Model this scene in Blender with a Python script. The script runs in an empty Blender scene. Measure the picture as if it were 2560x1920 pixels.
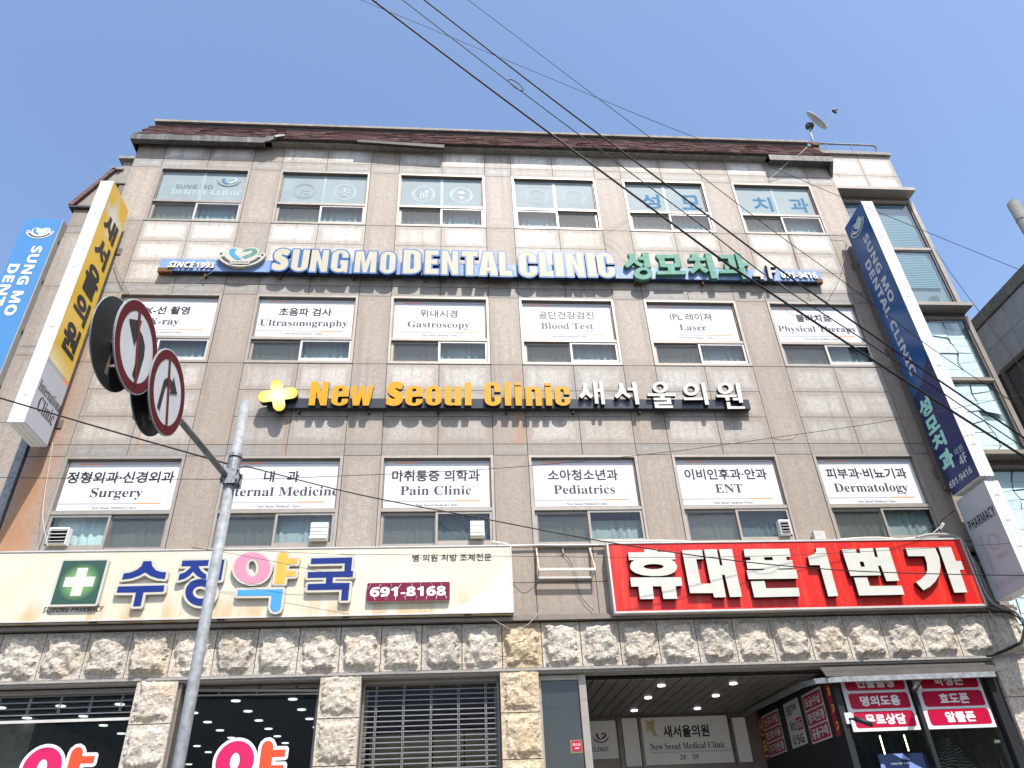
import bpy, bmesh, math, random
import numpy as np
from mathutils import Vector, Matrix, noise
from mathutils.geometry import tessellate_polygon
random.seed(7)
SC = bpy.context.scene
COL = SC.collection

# ------------------------------------------------------------------ camera
CX, CY, CZ = -0.005, -10.762, 1.6
YAW, PIT, ROL, FPX = 0.099036, 0.587163, -0.050067, 1856.753
F = Vector((math.sin(YAW)*math.cos(PIT), math.cos(YAW)*math.cos(PIT), math.sin(PIT)))
R0 = Vector((math.cos(YAW), -math.sin(YAW), 0)); U0 = R0.cross(F)
R = R0*math.cos(ROL) + U0*math.sin(ROL); U = -R0*math.sin(ROL) + U0*math.cos(ROL)
cam = bpy.data.cameras.new('camera'); camo = bpy.data.objects.new('camera', cam); COL.objects.link(camo)
M = Matrix(((R.x, U.x, -F.x, CX), (R.y, U.y, -F.y, CY), (R.z, U.z, -F.z, CZ), (0, 0, 0, 1)))
camo.matrix_world = M
cam.sensor_width = 36; cam.lens = FPX/2560*36; cam.clip_end = 2000; cam.clip_start = 0.05
SC.camera = camo
# ------------------------------------------------------------------ light
TA, TE = 0.33, 1.67                       # the sun stands to the right, in front of and high above the facade
EL = math.atan2(TE, math.hypot(TA, 1)); AZ = math.atan2(TA, -1)
w = bpy.data.worlds.new('World'); SC.world = w; w.use_nodes = True
nt = w.node_tree; bg = nt.nodes['Background']
sky = nt.nodes.new('ShaderNodeTexSky'); sky.sky_type = 'NISHITA'; sky.sun_disc = False
sky.sun_elevation = EL; sky.sun_rotation = AZ; sky.air_density = 1.0; sky.dust_density = 2.2; sky.ozone_density = 3.0
nt.links.new(sky.outputs[0], bg.inputs[0]); bg.inputs[1].default_value = 0.15
sl = bpy.data.lights.new('sun', 'SUN'); so = bpy.data.objects.new('sun', sl); COL.objects.link(so)
sl.energy = 4.3; sl.angle = math.radians(0.5); sl.color = (1, .96, .9)
so.rotation_euler = Vector((TA, -1, TE)).to_track_quat('Z', 'Y').to_euler(); so.location = (4, -12, 24)
SC.view_settings.view_transform = 'Standard'; SC.view_settings.look = 'None'
SC.view_settings.exposure = 0.97; SC.view_settings.gamma = 1; SC.view_settings.use_curve_mapping = False

# ------------------------------------------------------------------ helpers
def on_wall(px, py, y=0.0):
    """point of the plane at depth y that the photograph shows at (px, py)"""
    d = R*((px-1280)/FPX) - U*((py-960)/FPX) + F
    t = (y-CY)/d.y
    return (CX+t*d.x, CZ+t*d.z)
def at3(px, py, y):
    x, z = on_wall(px, py, y); return Vector((x, y, z))
def on_x(px, py, x):
    d = R*((px-1280)/FPX) - U*((py-960)/FPX) + F
    t = (x-CX)/d.x
    return (CY+t*d.y, CZ+t*d.z)

def tag(o, label=None, cat=None, group=None, kind=None):
    if label: o['label'] = label
    if cat: o['category'] = cat
    if group: o['group'] = group
    if kind: o['kind'] = kind
    return o
def empty(name, loc, label, cat, group=None):
    o = bpy.data.objects.new(name, None); o.empty_display_size = .2; COL.objects.link(o); o.location = loc
    return tag(o, label, cat, group)
def link(name, me, mat, parent=None, smooth=False):
    o = bpy.data.objects.new(name, me); COL.objects.link(o)
    if mat is not None:
        me.materials.clear(); me.materials.append(mat)
    if parent is not None:
        o.parent = parent
        t = Vector((0, 0, 0)); q = parent
        while q is not None: t += q.location; q = q.parent
        o.location = -t
    if smooth:
        for p in me.polygons: p.use_smooth = True
    return o
class MB:
    def __init__(s): s.v = []; s.f = []; s.uv = []
    def quad(s, a, b, c, d):
        n = len(s.v); s.v += [tuple(a), tuple(b), tuple(c), tuple(d)]; s.f.append((n, n+1, n+2, n+3)); return s
    def box(s, x0, x1, y0, y1, z0, z1):
        n = len(s.v)
        s.v += [(x0,y0,z0),(x1,y0,z0),(x1,y1,z0),(x0,y1,z0),(x0,y0,z1),(x1,y0,z1),(x1,y1,z1),(x0,y1,z1)]
        for q in ((0,1,5,4),(1,2,6,5),(2,3,7,6),(3,0,4,7),(4,5,6,7),(3,2,1,0)): s.f.append(tuple(n+i for i in q))
        return s
    def prism(s, poly, y0, y1):       # poly in (x,z), extruded from y0 (front) to y1
        n = len(s.v); k = len(poly)
        s.v += [(x, y0, z) for x, z in poly] + [(x, y1, z) for x, z in poly]
        s.f.append(tuple(range(n, n+k))); s.f.append(tuple(range(n+2*k-1, n+k-1, -1)))
        for i in range(k): j = (i+1) % k; s.f.append((n+i, n+k+i, n+k+j, n+j))
        return s
    def prismx(s, poly, x0, x1):      # poly in (y,z)
        n = len(s.v); k = len(poly)
        s.v += [(x0, y, z) for y, z in poly] + [(x1, y, z) for y, z in poly]
        s.f.append(tuple(range(n, n+k))); s.f.append(tuple(range(n+2*k-1, n+k-1, -1)))
        for i in range(k): j = (i+1) % k; s.f.append((n+i, n+k+i, n+k+j, n+j))
        return s
    def tube(s, pts, r, seg=8, cap=True, r1=None):
        pts = [Vector(p) for p in pts]; n0 = len(s.v); m = len(pts)
        up = None
        for i, p in enumerate(pts):
            t = (pts[min(i+1, m-1)] - pts[max(i-1, 0)]).normalized()
            if up is None: up = Vector((0,0,1)) if abs(t.z) < .9 else Vector((1,0,0))
            a = t.cross(up).normalized(); b = a.cross(t).normalized(); up = b
            rr = r if r1 is None else r + (r1-r)*i/(m-1)
            for k in range(seg):
                g = 2*math.pi*k/seg; s.v.append(tuple(p + a*(rr*math.cos(g)) + b*(rr*math.sin(g))))
        for i in range(m-1):
            for k in range(seg):
                k2 = (k+1) % seg
                s.f.append((n0+i*seg+k, n0+i*seg+k2, n0+(i+1)*seg+k2, n0+(i+1)*seg+k))
        if cap:
            s.f.append(tuple(n0+k for k in range(seg-1, -1, -1))); s.f.append(tuple(n0+(m-1)*seg+k for k in range(seg)))
        return s
    def bar(s, a, b, w, h=None):      # square bar between two points
        h = h or w; a = Vector(a); b = Vector(b); t = (b-a).normalized()
        up = Vector((0,0,1)) if abs(t.z) < .9 else Vector((0,1,0))
        u = t.cross(up).normalized()*w/2; v = u.cross(t).normalized()*h/2
        n = len(s.v)
        for p in (a, b): s.v += [tuple(p+u+v), tuple(p-u+v), tuple(p-u-v), tuple(p+u-v)]
        for q in ((0,1,2,3),(7,6,5,4),(0,4,5,1),(1,5,6,2),(2,6,7,3),(3,7,4,0)): s.f.append(tuple(n+i for i in q))
        return s
    def ring(s, x0, x1, z0, z1, w, y0, y1, wb=None, wt=None):   # rectangular frame
        wb = w if wb is None else wb; wt = w if wt is None else wt
        s.box(x0, x0+w, y0, y1, z0, z1); s.box(x1-w, x1, y0, y1, z0, z1)
        s.box(x0+w, x1-w, y0+.001, y1, z0, z0+wb); s.box(x0+w, x1-w, y0+.001, y1, z1-wt, z1); return s
    def build(s, name, mat, parent=None, smooth=False):
        me = bpy.data.meshes.new(name); me.from_pydata(s.v, [], s.f); me.validate(); me.update()
        bm = bmesh.new(); bm.from_mesh(me); bmesh.ops.recalc_face_normals(bm, faces=bm.faces); bm.to_mesh(me); bm.free()
        return link(name, me, mat, parent, smooth)

# ------------------------------------------------------------------ materials
def newmat(name):
    m = bpy.data.materials.new(name); m.use_nodes = True
    return m, m.node_tree, m.node_tree.nodes['Principled BSDF']
def N(t, kind, **kw):
    n = t.nodes.new(kind)
    for k, v in kw.items(): setattr(n, k, v)
    return n
def ramp(t, src, stops):
    r = N(t, 'ShaderNodeValToRGB'); e = r.color_ramp.elements
    while len(e) < len(stops): e.new(.5)
    for i, (p, c) in enumerate(stops):
        e[i].position = p; e[i].color = (c, c, c, 1) if not hasattr(c, '__len__') else (*c, 1)
    t.links.new(src, r.inputs[0]); return r.outputs[0]
def mixc(t, fac, a, b, mode='MIX'):
    m = N(t, 'ShaderNodeMix', data_type='RGBA', blend_type=mode)
    for sk, v in ((m.inputs[0], fac), (m.inputs[6], a), (m.inputs[7], b)):
        if hasattr(v, 'links'): t.links.new(v, sk)
        elif hasattr(v, '__len__'): sk.default_value = (*v[:3], 1)
        else: sk.default_value = v
    return m.outputs[2]
def pos(t, sx=1, sy=1, sz=1):
    g = N(t, 'ShaderNodeNewGeometry'); m = N(t, 'ShaderNodeMapping'); m.inputs['Scale'].default_value = (sx, sy, sz)
    t.links.new(g.outputs['Position'], m.inputs[0]); return m.outputs[0]
def noi(t, vec, scale, detail=3, rough=.5):
    n = N(t, 'ShaderNodeTexNoise'); n.inputs['Scale'].default_value = scale; n.inputs['Detail'].default_value = detail
    n.inputs['Roughness'].default_value = rough; t.links.new(vec, n.inputs['Vector']); return n.outputs['Fac']
def bump(t, b, h, strength, dist=.01):
    n = N(t, 'ShaderNodeBump'); n.inputs['Strength'].default_value = strength; n.inputs['Distance'].default_value = dist
    t.links.new(h, n.inputs['Height']); t.links.new(n.outputs[0], b.inputs['Normal'])
def plain(name, col, rough=.5, metal=0, var=.12, scale=3, streak=0, dirt=(.25,.2,.15), spec=.28, emit=None, es=0, grunge=0):
    m, t, b = newmat(name)
    v = pos(t); f = noi(t, v, scale, 4, .6)
    a = ramp(t, f, [(.3, 1-var), (.7, 1.0)])
    c = mixc(t, 1.0, a, col, 'MULTIPLY')
    if streak:
        f2 = noi(t, pos(t, 9, 9, .5), 1.3, 4, .65)
        c = mixc(t, ramp(t, f2, [(.5, 0), (.75, streak)]), c, dirt)
    if grunge:
        f3 = noi(t, v, 14, 6, .7)
        c = mixc(t, ramp(t, f3, [(.52, 0), (.7, grunge)]), c, dirt)
    t.links.new(c, b.inputs['Base Color'])
    b.inputs['Roughness'].default_value = rough; b.inputs['Metallic'].default_value = metal
    b.inputs['Specular IOR Level'].default_value = spec
    if emit: b.inputs['Emission Color'].default_value = (*emit, 1); b.inputs['Emission Strength'].default_value = es
    return m
def granite(name, ground, light, edge=.35, tint=None, rust=True):
    """speckled granite panel; the object colour gives each slab its own tone, UV distances age the joints"""
    m, t, b = newmat(name)
    v = pos(t)
    sp = noi(t, v, 48, 3, .85)
    c = mixc(t, ramp(t, sp, [(.36, 0), (.62, 1)]), ground, light)
    sp2 = noi(t, v, 30, 2, .7); c = mixc(t, ramp(t, sp2, [(.60, 0), (.72, .6)]), c, (.10, .085, .075))
    c = mixc(t, 1.0, c, ramp(t, noi(t, v, 11, 6, .75), [(.3, .72), (.7, 1.15)]), 'MULTIPLY')
    oi = N(t, 'ShaderNodeObjectInfo'); c = mixc(t, 1.0, c, oi.outputs['Color'], 'MULTIPLY')
    # water marks that creep in from the joints
    u1 = N(t, 'ShaderNodeUVMap', uv_map='near'); u2 = N(t, 'ShaderNodeUVMap', uv_map='far')
    def sep(u):
        s = N(t, 'ShaderNodeSeparateXYZ'); t.links.new(u.outputs[0], s.inputs[0]); return s.outputs
    a, d = sep(u1), sep(u2)
    def mn(p, q):
        n = N(t, 'ShaderNodeMath', operation='MINIMUM'); t.links.new(p, n.inputs[0]); t.links.new(q, n.inputs[1]); return n.outputs[0]
    dist = mn(mn(a[0], a[1]), mn(d[0], d[1]))
    wob = noi(t, v, 3.2, 4, .6)
    ad = N(t, 'ShaderNodeMath', operation='MULTIPLY_ADD'); t.links.new(wob, ad.inputs[0]); ad.inputs[1].default_value = -.26; t.links.new(dist, ad.inputs[2])
    em = ramp(t, ad.outputs[0], [(0.0, edge), (.02, edge*.55), (.09, 0)])
    # ramp input shifted so noise 0.5 -> -0.1
    ad.inputs[1].default_value = -.13
    c = mixc(t, em, c, (.17, .14, .115))
    st = noi(t, pos(t, 7, 7, .35), 1.1, 5, .6)
    c = mixc(t, ramp(t, st, [(.50, 0), (.75, .5)]), c, (.14,.11,.085))
    big = noi(t, v, .45, 3, .5); c = mixc(t, ramp(t, big, [(.42, 0), (.68, .5)]), c, (.22,.17,.125))
    if rust:
        g = N(t, 'ShaderNodeNewGeometry'); s = N(t, 'ShaderNodeSeparateXYZ'); t.links.new(g.outputs['Position'], s.inputs[0])
        def mr(o, a0, a1, b0, b1):
            r = N(t, 'ShaderNodeMapRange'); t.links.new(o, r.inputs[0])
            for i, q in enumerate((a0, a1, b0, b1)): r.inputs[i+1].default_value = q
            return r.outputs[0]
        def mul(p, q):
            n = N(t, 'ShaderNodeMath', operation='MULTIPLY'); t.links.new(p, n.inputs[0])
            if hasattr(q, 'links'): t.links.new(q, n.inputs[1])
            else: n.inputs[1].default_value = q
            return n.outputs[0]
        rn = noi(t, pos(t, 4, 4, .8), 1.4, 5, .65)
        for x0, x1, x2, z0, z1, k in ((-6.7, -6.42, -6.0, 10.6, 5.8, 1.5), (-5.01, -4.985, -4.96, 9.0, 7.5, 1.2), (-2.71, -2.69, -2.67, 9.1, 7.3, .9), (1.0, 1.15, 1.35, 9.2, 7.6, .5)):
            left = mr(s.outputs[0], x0, x1, 0, 1); right = mr(s.outputs[0], x1, x2, 1, 0)
            up = mr(s.outputs[2], z0, z1, 0, 1) if x0 < -6 else mr(s.outputs[2], z0, z0-.25, 0, 1)
            low = mr(s.outputs[2], z1-.05, z1, 0, 1) if x0 > -6 else mr(s.outputs[2], 5.0, 5.4, 0, 1)
            f = mul(mul(mul(left, right), mul(up, low)), ramp(t, rn, [(.3, .15), (.55, 1)]))
            f = mul(f, k); cl = N(t, 'ShaderNodeClamp'); t.links.new(f, cl.inputs[0]); cl.inputs[2].default_value = .78
            c = mixc(t, cl.outputs[0], c, (.30, .135, .05))
    t.links.new(c, b.inputs['Base Color'])
    b.inputs['Roughness'].default_value = .62; b.inputs['Specular IOR Level'].default_value = .35
    bump(t, b, sp, .25, .004)
    return m
def glass(name, tint=(.8,.9,.9), refl=1.0, alpha=.0, body=(.05,.06,.06)):
    """window glass: mostly see-through, reflects by Fresnel"""
    m = bpy.data.materials.new(name); m.use_nodes = True; t = m.node_tree; t.nodes.clear()
    out = N(t, 'ShaderNodeOutputMaterial'); tr = N(t, 'ShaderNodeBsdfTransparent'); tr.inputs[0].default_value = (*tint, 1)
    gl = N(t, 'ShaderNodeBsdfGlossy'); gl.inputs['Roughness'].default_value = .02; gl.inputs[0].default_value = (1,1,1,1)
    fr = N(t, 'ShaderNodeFresnel'); fr.inputs[0].default_value = 1.0 + .5*refl
    base = tr.outputs[0]
    if alpha:
        d = N(t, 'ShaderNodeBsdfDiffuse'); d.inputs[0].default_value = (*body, 1)
        mx = N(t, 'ShaderNodeMixShader'); mx.inputs[0].default_value = alpha
        t.links.new(base, mx.inputs[1]); t.links.new(d.outputs[0], mx.inputs[2]); base = mx.outputs[0]
    n = N(t, 'ShaderNodeTexNoise'); n.inputs['Scale'].default_value = 1.3; t.links.new(pos(t), n.inputs['Vector'])
    bp = N(t, 'ShaderNodeBump'); bp.inputs['Strength'].default_value = .12; bp.inputs['Distance'].default_value = .02
    t.links.new(n.outputs['Fac'], bp.inputs['Height']); t.links.new(bp.outputs[0], gl.inputs['Normal'])
    ge = N(t, 'ShaderNodeNewGeometry'); iv = N(t, 'ShaderNodeMath', operation='SUBTRACT'); iv.inputs[0].default_value = 1; t.links.new(ge.outputs['Backfacing'], iv.inputs[1])
    mu = N(t, 'ShaderNodeMath', operation='MULTIPLY'); t.links.new(fr.outputs[0], mu.inputs[0]); t.links.new(iv.outputs[0], mu.inputs[1])
    mx = N(t, 'ShaderNodeMixShader'); t.links.new(mu.outputs[0], mx.inputs[0]); t.links.new(base, mx.inputs[1]); t.links.new(gl.outputs[0], mx.inputs[2])
    t.links.new(mx.outputs[0], out.inputs[0]); return m

MT = {}
MT['slab'] = granite('light_granite', (.33,.30,.265), (.66,.625,.575), .5)
MT['pier'] = granite('pink_granite', (.195,.162,.134), (.37,.322,.272), .3)
MT['band'] = granite('grey_band_granite', (.22,.215,.20), (.38,.375,.36), .5)
MT['joint'] = plain('joint_mortar', (.09,.076,.063), .9)
MT['alu'] = plain('beige_aluminium', (.32,.285,.245), .42, .35, .2, 5, .35)
MT['alu_dark'] = plain('brown_aluminium', (.20,.17,.145), .45, .4, .2, 5, .2)
MT['alu_white'] = plain('pale_aluminium', (.50,.48,.45), .4, .2, .15, 5, .3)
MT['film'] = plain('white_window_film', (.55,.55,.56), .6, 0, .03, 2, spec=.15)
MT['frost'] = plain('frosted_blue_film', (.255,.305,.32), .6, 0, .15, 2.5, .15, (.3,.36,.38), spec=.12)
MT['ink'] = plain('charcoal_print', (.022,.022,.026), .4, 0, .05)
MT['ink_soft'] = plain('faded_charcoal_print', (.035,.035,.04), .4, 0, .05)
MT['orange'] = plain('orange_print', (.85,.26,.10), .4, 0, .05)
MT['grey_print'] = plain('grey_print', (.36,.36,.39), .4, 0, .05)
MT['glass'] = glass('window_glass', (.88,.94,.94), 1.1)
MT['glass_screen'] = glass('window_glass_with_insect_screen', (.86,.88,.87), .9, .30, (.10,.11,.105))
MT['glass_shop'] = glass('shop_glass', (.85,.9,.9), .42)
MT['glass_teal'] = glass('tinted_tower_glass', (.86,.94,.95), 1.6, .08, (.12,.17,.20))
MT['curtain'] = plain('pale_teal_curtain', (.33,.345,.33), .9, 0, .3, 2.0)
MT['curtain_white'] = plain('white_curtain', (.62,.66,.64), .9, 0, .25, 3)
MT['blind'] = plain('grey_blind', (.33,.35,.34), .8, 0, .25, 2)
MT['dark'] = plain('dark_room', (.035,.038,.04), .9)
MT['black'] = plain('black_paint', (.018,.018,.02), .5)
MT['room'] = plain('dim_room_wall', (.10,.11,.11), .9)
MT['fascia_steel'] = plain('dull_shutter_rod', (.20,.205,.21), .5, .2, .3, 6)
MT['dim_canvas'] = plain('dusty_brown_canvas', (.065,.06,.053), .9, 0, .3, 3)
MT['paper'] = plain('bright_white_paper', (.82,.82,.83), .8, 0, .04, 3)
MT['concrete'] = plain('weathered_concrete', (.30,.28,.245), .85, 0, .35, 6, .5, (.08,.07,.06), grunge=.6)
MT['fascia'] = plain('weathered_metal_fascia', (.10,.095,.09), .55, .2, .4, 5, .45, (.33,.31,.29))
MT['fascia_dark'] = plain('dark_metal_fascia', (.06,.055,.05), .6, .2, .4, 5)
MT['steel'] = plain('galvanised_steel', (.27,.285,.30), .6, 0, .5, 14, spec=.3)
MT['white'] = plain('white_painted_metal', (.66,.66,.65), .35, 0, .05, 2, .12, (.55,.52,.47))
MT['groove'] = plain('grey_groove', (.22,.22,.22), .6)
MT['cream'] = plain('cream_sign_face', (.84,.80,.68), .3, 0, .12, 1.6, .35, (.62,.5,.33))
MT['signwhite'] = None
MT['rustmetal'] = plain('rusty_metal', (.16,.075,.03), .8, .2, .5, 12)
MT['brickish'] = None

# pharmacy sign face: ivory vinyl, drips of yellow-brown below the letters
def ph_face():
    m, t, b = newmat('ivory_sign_vinyl')
    v = pos(t); c = mixc(t, ramp(t, noi(t, v, 1.1, 4, .6), [(.35, 0), (.65, 1)]), (.49,.435,.32), (.52,.485,.40))
    f = noi(t, pos(t, 1.5, 1, .25), 2.2, 4, .6)
    s = N(t, 'ShaderNodeSeparateXYZ'); t.links.new(pos(t), s.inputs[0])
    lo = ramp(t, s.outputs[2], [(0, 0), (1, 0)])
    mr = N(t, 'ShaderNodeMapRange'); t.links.new(s.outputs[2], mr.inputs[0]); mr.inputs[1].default_value = 5.15; mr.inputs[2].default_value = 4.85
    k = N(t, 'ShaderNodeMath', operation='MULTIPLY'); t.links.new(mr.outputs[0], k.inputs[0]); t.links.new(ramp(t, f, [(.47, 0), (.6, .75)]), k.inputs[1])
    c = mixc(t, k.outputs[0], c, (.42,.28,.13))
    t.links.new(c, b.inputs['Base Color']); b.inputs['Roughness'].default_value = .28
    return m
MT['ph_face'] = ph_face()
MT['red_face'] = plain('sunbleached_red_sign', (.50,.016,.012), .35, 0, .15, 1.5, .45, (.60,.10,.055))
MT['letter_grey'] = plain('off_white_letter_face', (.47,.47,.42), .4, 0, .12, 4, .3, (.5,.5,.45))
MT['blue_ink'] = plain('navy_letter_face', (.008,.022,.15), .25, 0, .1, 5)
MT['sky_ink'] = plain('sky_blue_letter_face', (.05,.24,.55), .25, 0, .05)
MT['pink_ink'] = plain('pink_letter_face', (.47,.20,.28), .3, 0, .08)
MT['amber_ink'] = plain('amber_letter_face', (.62,.33,.05), .3, 0, .12, 3, .4, (.6,.42,.14))
MT['rim'] = plain('ivory_letter_rim', (.43,.41,.35), .35, 0, .1, 5)
MT['maroon'] = plain('maroon_sign', (.14,.008,.03), .3, 0, .2, 8)
MT['palepink'] = plain('pale_pink_digits', (.80,.68,.66), .4)
MT['green'] = None
MT['letter_cream'] = plain('aged_cream_letter_face', (.42,.385,.29), .5, 0, .1, 5, .3, (.36,.42,.40), spec=.12)
MT['letter_blue'] = plain('blue_letter_shell', (.02,.105,.31), .35, 0, .2, 4)
MT['letter_navy'] = plain('navy_letter_side', (.015,.03,.07), .35)
MT['bar_blue'] = plain('faded_blue_backing_bar', (.16,.26,.48), .5, 0, .3, 2.5, .6, (.36,.42,.52), grunge=.2)
MT['bar_black'] = plain('black_backing_bar', (.035,.042,.055), .3, 0, .2, 3, .2, (.09,.09,.1))
MT['jade'] = plain('oxidised_green_letter', (.085,.25,.18), .65, 0, .35, 9, .35, (.17,.33,.27))
MT['amber'] = plain('amber_yellow_letter_face', (.58,.25,.003), .3, 0, .08, 3)
MT['ivory'] = plain('ivory_channel_letter_face', (.52,.50,.45), .3, 0, .05)
MT['letter_black'] = plain('black_letter_side', (.012,.012,.013), .35)
MT['white_print'] = plain('white_print', (.6,.6,.6), .4, 0, .03)
MT['navy'] = plain('navy_sign_face', (.014,.024,.11), .25, 0, .05)
MT['midblue'] = plain('mid_blue_sign_face', (.02,.085,.24), .22, 0, .1, 1)
MT['skyblue'] = plain('sky_blue_sign_face', (.065,.20,.42), .25, 0, .08, 1)
MT['mint'] = plain('mint_print', (.33,.66,.55), .4, 0, .05)
MT['silver_print'] = plain('silver_print', (.50,.52,.55), .4, 0, .05)
MT['grey_face'] = plain('light_grey_sign_face', (.42,.43,.46), .35, 0, .06, 2)
MT['lime'] = plain('lime_glow_print', (.28,.55,.12), .3)
MT['crimson'] = plain('crimson_print', (.36,.006,.035), .3, 0, .04)
MT['magenta'] = plain('magenta_print', (.42,.008,.075), .3, 0, .04)
MT['coral'] = plain('coral_print', (.60,.055,.018), .3, 0, .04)
MT['sign_red'] = plain('reflective_red_sheeting', (.115,.003,.006), .7, 0, .25, 9)
MT['sign_white'] = plain('reflective_white_sheeting', (.60,.62,.62), .6, 0, .12, 8)
MT['sign_back'] = plain('dark_grey_sign_back', (.04,.042,.045), .5, .3, .3, 6)
MT['cable'] = plain('black_cable_sheath', (.012,.012,.013), .55)
MT['cable_grey'] = plain('grey_cable_sheath', (.30,.29,.27), .6)
MT['cable_white'] = plain('white_cable_sheath', (.60,.58,.53), .6)
MT['lamp'] = plain('downlight_glow', (.9,.9,.9), .5, emit=(1,.97,.92), es=2.6)
MT['lamp_soft'] = plain('ceiling_light_glow', (.9,.9,.9), .5, emit=(1,.98,.95), es=.8)
MT['led'] = plain('warm_led_strip', (.9,.8,.5), .5, emit=(1,.8,.42), es=5)
MT['ceiling'] = plain('brown_slat_ceiling', (.17,.155,.135), .5, .2, .2, 2)
MT['stone_sm'] = plain('smooth_grey_stone', (.30,.28,.26), .7, 0, .3, 20, .3, (.16,.13,.1))
MT['tile_grey'] = plain('dark_grey_wall_tile', (.50,.505,.51), .6, 0, .25, 4)
MT['asphalt'] = plain('asphalt', (.055,.055,.055), .9, 0, .3, 8)
MT['paving'] = plain('concrete_paving', (.36,.35,.33), .85, 0, .3, 2)
MT['beige_panel'] = plain('yellowed_panel', (.20,.165,.085), .7, 0, .3, 2.5)
MT['utility'] = plain('spun_concrete_pole', (.13,.135,.13), .8, 0, .25, 6)
def stone_mat():
    m, t, b = newmat('rough_split_granite')
    v = pos(t); f = noi(t, v, 26, 6, .75); g = noi(t, v, 80, 3, .7); h = noi(t, v, 2.2, 3, .5)
    c = mixc(t, ramp(t, f, [(.33, 0), (.62, 1)]), (.22,.19,.155), (.545,.495,.42))
    c = mixc(t, ramp(t, g, [(.6, 0), (.75, .5)]), c, (.12,.105,.09))
    c = mixc(t, ramp(t, h, [(.5, 0), (.75, .45)]), c, (.42,.31,.19))
    oi = N(t, 'ShaderNodeObjectInfo'); c = mixc(t, 1, c, oi.outputs['Color'], 'MULTIPLY')
    rs = noi(t, pos(t, 13, 13, .8), 1, 4, .6); c = mixc(t, ramp(t, rs, [(.70, 0), (.78, .75)]), c, (.30,.13,.045))
    t.links.new(c, b.inputs['Base Color']); b.inputs['Roughness'].default_value = .85; b.inputs['Specular IOR Level'].default_value = .2
    ad = N(t, 'ShaderNodeMath', operation='ADD'); t.links.new(f, ad.inputs[0]); t.links.new(noi(t, v, 9, 5, .7), ad.inputs[1])
    bump(t, b, ad.outputs[0], .75, .025); return m
MT['stone'] = stone_mat()
def shingle_mat():
    m, t, b = newmat('brown_asphalt_shingle')
    br = N(t, 'ShaderNodeTexBrick'); mp = pos(t, 1, 1, 1)
    f = noi(t, pos(t, 6, 1, 22), 1, 2, .5); g = noi(t, pos(t), 60, 2, .8)
    c = mixc(t, ramp(t, f, [(.35, 0), (.65, 1)]), (.070,.032,.030), (.155,.082,.075))
    c = mixc(t, ramp(t, g, [(.45, 0), (.75, .5)]), c, (.20,.13,.12))
    t.links.new(c, b.inputs['Base Color']); b.inputs['Roughness'].default_value = .95; return m
MT['shingle'] = shingle_mat()
def gloweffect(name, cx, cy, cz, rad, inner, outer):
    """printed radial colour blend, centred on a place on the sign"""
    m, t, b = newmat(name)
    g = N(t, 'ShaderNodeNewGeometry'); s = N(t, 'ShaderNodeVectorMath', operation='DISTANCE')
    t.links.new(g.outputs['Position'], s.inputs[0]); s.inputs[1].default_value = (cx, cy, cz)
    d = N(t, 'ShaderNodeMath', operation='DIVIDE'); t.links.new(s.outputs['Value'], d.inputs[0]); d.inputs[1].default_value = rad
    c = mixc(t, ramp(t, d.outputs[0], [(.1, 0), (1, 1)]), inner, outer)
    t.links.new(c, b.inputs['Base Color']); b.inputs['Roughness'].default_value = .3; return m

# ------------------------------------------------------------------ lettering
SERIF, SANSB, ITAL, SANSI = 0x1D400, 0x1D5D4, 0x1D434, 0x1D63C
def mstyle(s, base, dig=None):
    o = ''
    for ch in s:
        if 'A' <= ch <= 'Z': o += chr(base+ord(ch)-65)
        elif 'a' <= ch <= 'z':
            o += '\u210e' if base == ITAL and ch == 'h' else chr(base+26+ord(ch)-97)
        elif ch.isdigit() and dig: o += chr(dig+ord(ch)-48)
        else: o += ch
    return o
def serif(s): return mstyle(s, SERIF, 0x1D7CE)
def sansb(s): return mstyle(s, SANSB, 0x1D7EC)
def sansi(s): return mstyle(s, SANSI)
LINES = []
def want(*a):
    for s in a:
        if s not in LINES: LINES.append(s)
F3 = [('X-선 촬영', 'X-ray'), ('초음파 검사', 'Ultrasonography'), ('위내시경', 'Gastroscopy'), ('공단건강검진', 'Blood Test'), ('IPL 레이져', 'Laser'), ('물리치료', 'Physical Therapy')]
F2 = [('정형외과·신경외과', 'Surgery'), ('내   과', 'Internal Medicine'), ('마취통증 의학과', 'Pain Clinic'), ('소아청소년과', 'Pediatrics'), ('이비인후과·안과', 'ENT'), ('피부과·비뇨기과', 'Dermatology')]
for k, e in F3+F2: want(k, serif(e))
want(serif('New Seoul Medical Clinic'), sansb('SUNG MO'), sansb('DENTAL CLINIC'), sansb('SINCE'), sansi('SINCE'), '성모', '치과', sansb('691-9416'), sansb('4F'), '의원',
     serif('International'), serif('Clinic'), sansb('691-8168'), '병·의원 처방 조제전문', sansi('SUJEONG PHARMACY'), sansb('PHARMACY'), '새서울의원', serif('2F   3F'), sansb('CLINIC'),
     '선불출창', '명의도용', '무료상담', '학생폰', '효도폰', '알뜰폰', '요금수납', '명의변경', '공동구매', '신규가입', '번호이동', '기기변경', sansb('5G'), sansb('kt'), sansb('U'), sansb('SK'), sansb('Galaxy S25  Series'), '에스원', '1993', sansb('1993'), '수정약국', serif('For Your White & Beautiful Smile'))
for ch in '새서울의원성모치과최저가신폰': want(ch)
for ch in 'SUNGMODETALCLINICewoulinc': want(sansb(ch))
_tc = bpy.data.curves.new('typesetting', 'FONT'); _to = bpy.data.objects.new('typesetting', _tc); COL.objects.link(_to)
_tc.size = 1; _tc.space_line = 3.0; _tc.body = '\n'.join(LINES)
_dg = bpy.context.evaluated_depsgraph_get(); _dg.update()
_cv = _to.to_curve(_dg)
GL = {s: [] for s in LINES}
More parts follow.
